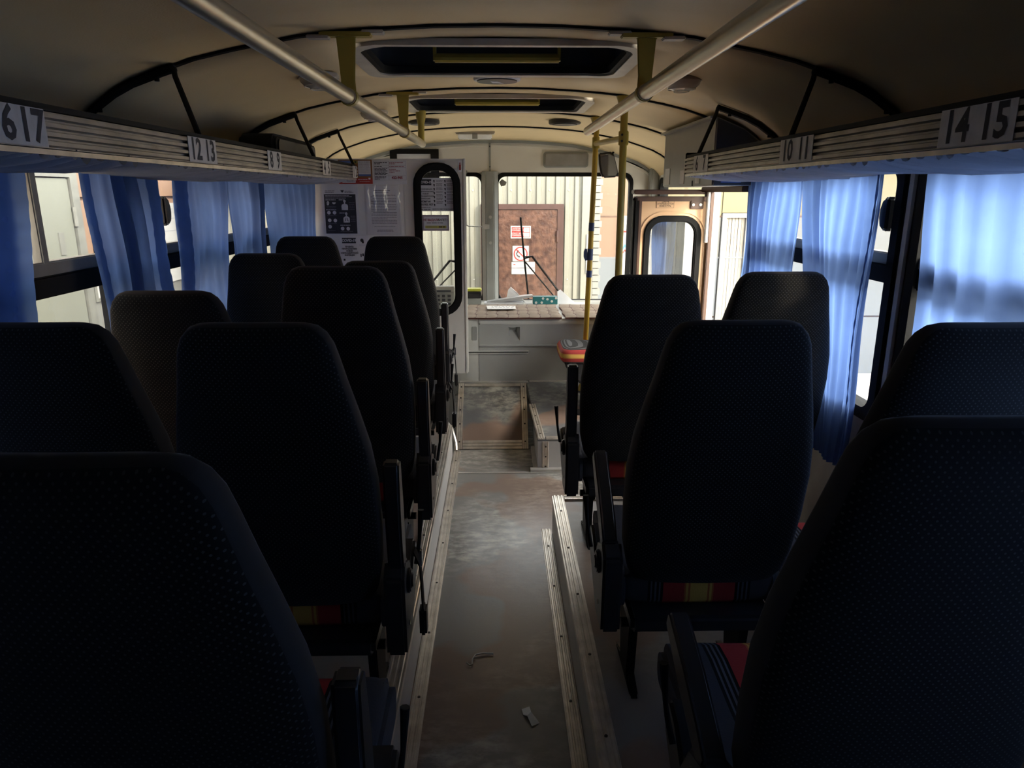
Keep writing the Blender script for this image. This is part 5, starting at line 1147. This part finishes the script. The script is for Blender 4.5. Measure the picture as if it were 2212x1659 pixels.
# panel-clad building to the right of it
YR = 8.75
pb_ = thing('panel_building', 'building clad in peach, cream and pale grey panels past the brick edge', 'building', (4.5, YR, GZ))
MB().box(1.15, 9, YR + 0.02, YR + 4, GZ, 2.3).build('body', 'joint_dark', pb_, world=True)
cols = [(1.15, 1.62), (1.63, 2.62), (2.63, 2.70), (3.05, 4.0), (4.01, 5.0), (5.01, 6.0)]
for i, (xa, xb) in enumerate(cols):
    up = 'peach_panel' if xb < 2.0 else 'yellow_panel'
    for za, zb, mt in ((1.225, 2.3, up), (0.735, 1.205, 'peach_panel' if xb < 2 else 'white_panel'), (0.0, 0.715, 'pale_panel'), (GZ, -0.02, 'pale_panel')):
        MB().box(xa, xb, YR - 0.01, YR + 0.03, za, zb).build('wall_panel', mt, pb_, world=True)
MB().box(2.71, 3.04, YR - 0.01, YR + 0.03, 1.26, 2.3).build('wall_panel', 'yellow_panel', pb_, world=True)
for za in (1.205, 0.715): MB().box(1.15, 6.0, YR - 0.012, YR + 0.01, za, za + 0.02).build('joint_strip', 'frame_white' if za < 1 else 'joint_dark', pb_, world=True)
wf = MB().ring2([(3.04, 1.255), (2.71, 1.255), (2.71, -0.1), (3.04, -0.1)], [(3.0, 1.20), (2.76, 1.20), (2.76, -0.05), (3.0, -0.05)], XZ, YR - 0.04, YR + 0.03).build('window', 'frame_white', pb_, world=True, smooth=0)
for i in range(6): MB().box(2.762 + i * 0.04, 2.796 + i * 0.04, YR + 0.0 + 0.005 * (i % 2), YR + 0.02, -0.05, 1.2).build('blind_slat', 'slat_grey', wf, world=True)
MB().box(2.76, 3.0, YR - 0.02, YR - 0.015, -0.05, 0.78).build('pane', 'glass', wf, world=True)
bn = thing('banner_sign', 'narrow white banner with red line and blue chevron logo on the peach wall', 'sign', (1.54, YR - 0.05, GZ))
MB().box(1.475, 1.60, YR - 0.05, YR - 0.012, -0.3, 1.225).build('board', 'sign_white', bn, world=True)
mb = MB(); put_text(mb, 'РОС', 0.06, on_xz(1.535, 1.165, YR - 0.052), 0.0005); put_text(mb, 'РОС', 0.06, on_xz(1.535, 1.105, YR - 0.052), 0.0005); mb.build('lettering', 'ink_grey', bn, world=True, smooth=0)
mb = MB(); mb.box(1.475, 1.60, YR - 0.052, YR - 0.05, 1.03, 1.05); mb.prism([(1.48, 0.80), (1.5, 0.83), (1.52, 0.80), (1.54, 0.83), (1.56, 0.80), (1.56, 0.78), (1.54, 0.81), (1.52, 0.78), (1.5, 0.81), (1.48, 0.78)], 'y', YR - 0.052, YR - 0.05); mb.build('red_print', 'sign_red', bn, world=True, smooth=0)
mb = MB(); mb.prism([(1.48, 0.84), (1.5, 0.90), (1.52, 0.86), (1.54, 0.90), (1.56, 0.84), (1.54, 0.86), (1.52, 0.83), (1.5, 0.86)], 'y', YR - 0.052, YR - 0.05); mb.build('blue_logo', 'sign_blue', bn, world=True, smooth=0)
# building beside the bus opposite the doorway
XB = -3.6
lb = thing('side_building', 'peach panelled wall beside the bus windows', 'building', (XB, 6, GZ))
MB().box(XB - 4, XB - 0.03, -6, 15.5, GZ, 3.4).build('body', 'joint_dark', lb, world=True)
for ya, yb in ((-6, -2), (-1.98, 1.5), (1.52, 5.0), (6.33, 8.6), (8.62, 11.5), (11.52, 15.5)):
    for za, zb, mt in ((1.46, 2.6, 'peach_panel'), (0.93 if yb < 9 else 1.42, 1.43, 'peach_panel'), (GZ, 0.90 if yb < 9 else 1.39, 'white_panel'), (2.63, 3.4, 'peach_panel')):
        if zb > za: MB().box(XB - 0.03, XB, ya, yb, za, zb).build('wall_panel', mt, lb, world=True)
MB().box(XB - 0.03, XB, 5.01, 6.32, 1.72, 3.4).build('wall_panel', 'peach_panel', lb, world=True)
wd_ = thing('white_door', 'large sage white metal door with grey frame in the peach wall', 'door', (XB, 5.66, GZ))
MB().box(XB - 0.02, XB + 0.02, 5.02, 6.20, GZ + 0.02, 1.61).build('leaf', 'sage_white', wd_, world=True, bevel=0.006)
MB().ring2([(6.32, 1.70), (5.0, 1.70), (5.0, GZ), (6.32, GZ)], [(6.215, 1.62), (5.02, 1.62), (5.02, GZ + 0.01), (6.215, GZ + 0.01)], YZ, XB - 0.02, XB + 0.035).build('frame', 'door_frame_grey', wd_, world=True, smooth=0)
for zz in (1.3, 0.2): MB().tube([(XB + 0.035, 6.21, zz - 0.08), (XB + 0.035, 6.21, zz + 0.08)], 0.018, 8).build('hinge', 'door_frame_grey', wd_, world=True)
MB().box(XB + 0.02, XB + 0.03, 5.95, 6.02, 1.0, 1.18).build('lock_plate', 'door_frame_grey', wd_, world=True)
ns = thing('wall_notice', 'white board with ruled lines on the peach wall', 'sign', (XB, 8.1, 0.5))
MB().box(XB, XB + 0.02, 7.55, 8.55, 0.55, 1.385).build('board', 'sign_white', ns, world=True)
mb = MB()
for k in range(5): mb.box(XB + 0.02, XB + 0.022, 7.6, 8.5, 1.22 - 0.13 * k, 1.226 - 0.13 * k)
put_text(mb, 'ВИТ.', 0.06, lambda p: (XB + 0.022, 8.05 + p[0], 1.30 + p[1])); mb.build('lettering', 'ink_grey', ns, world=True, smooth=0)
n2 = thing('wall_notice', 'framed white notice beside the white metal door', 'sign', (XB, 6.6, 0.5))
MB().box(XB, XB + 0.02, 6.36, 6.95, 0.55, 0.93).build('frame', 'door_frame_grey', n2, world=True); MB().box(XB + 0.02, XB + 0.024, 6.40, 6.91, 0.58, 0.90).build('sheet', 'sign_white', n2, world=True)
# pale blue warehouse across the yard on the doorway side
wh = thing('warehouse', 'long pale blue warehouse across the yard on the doorway side', 'building', (10.5, 8, GZ))
for i in range(12): MB().box(10.0 + 0.02 * (i % 2), 10.1, -4 + i * 3, -1.03 + i * 3, GZ, 2.9).build('wall_panel', 'blue_warehouse', wh, world=True)
MB().box(10.1, 14, -4, 32, GZ, 2.95).build('body', 'blue_warehouse', wh, world=True)
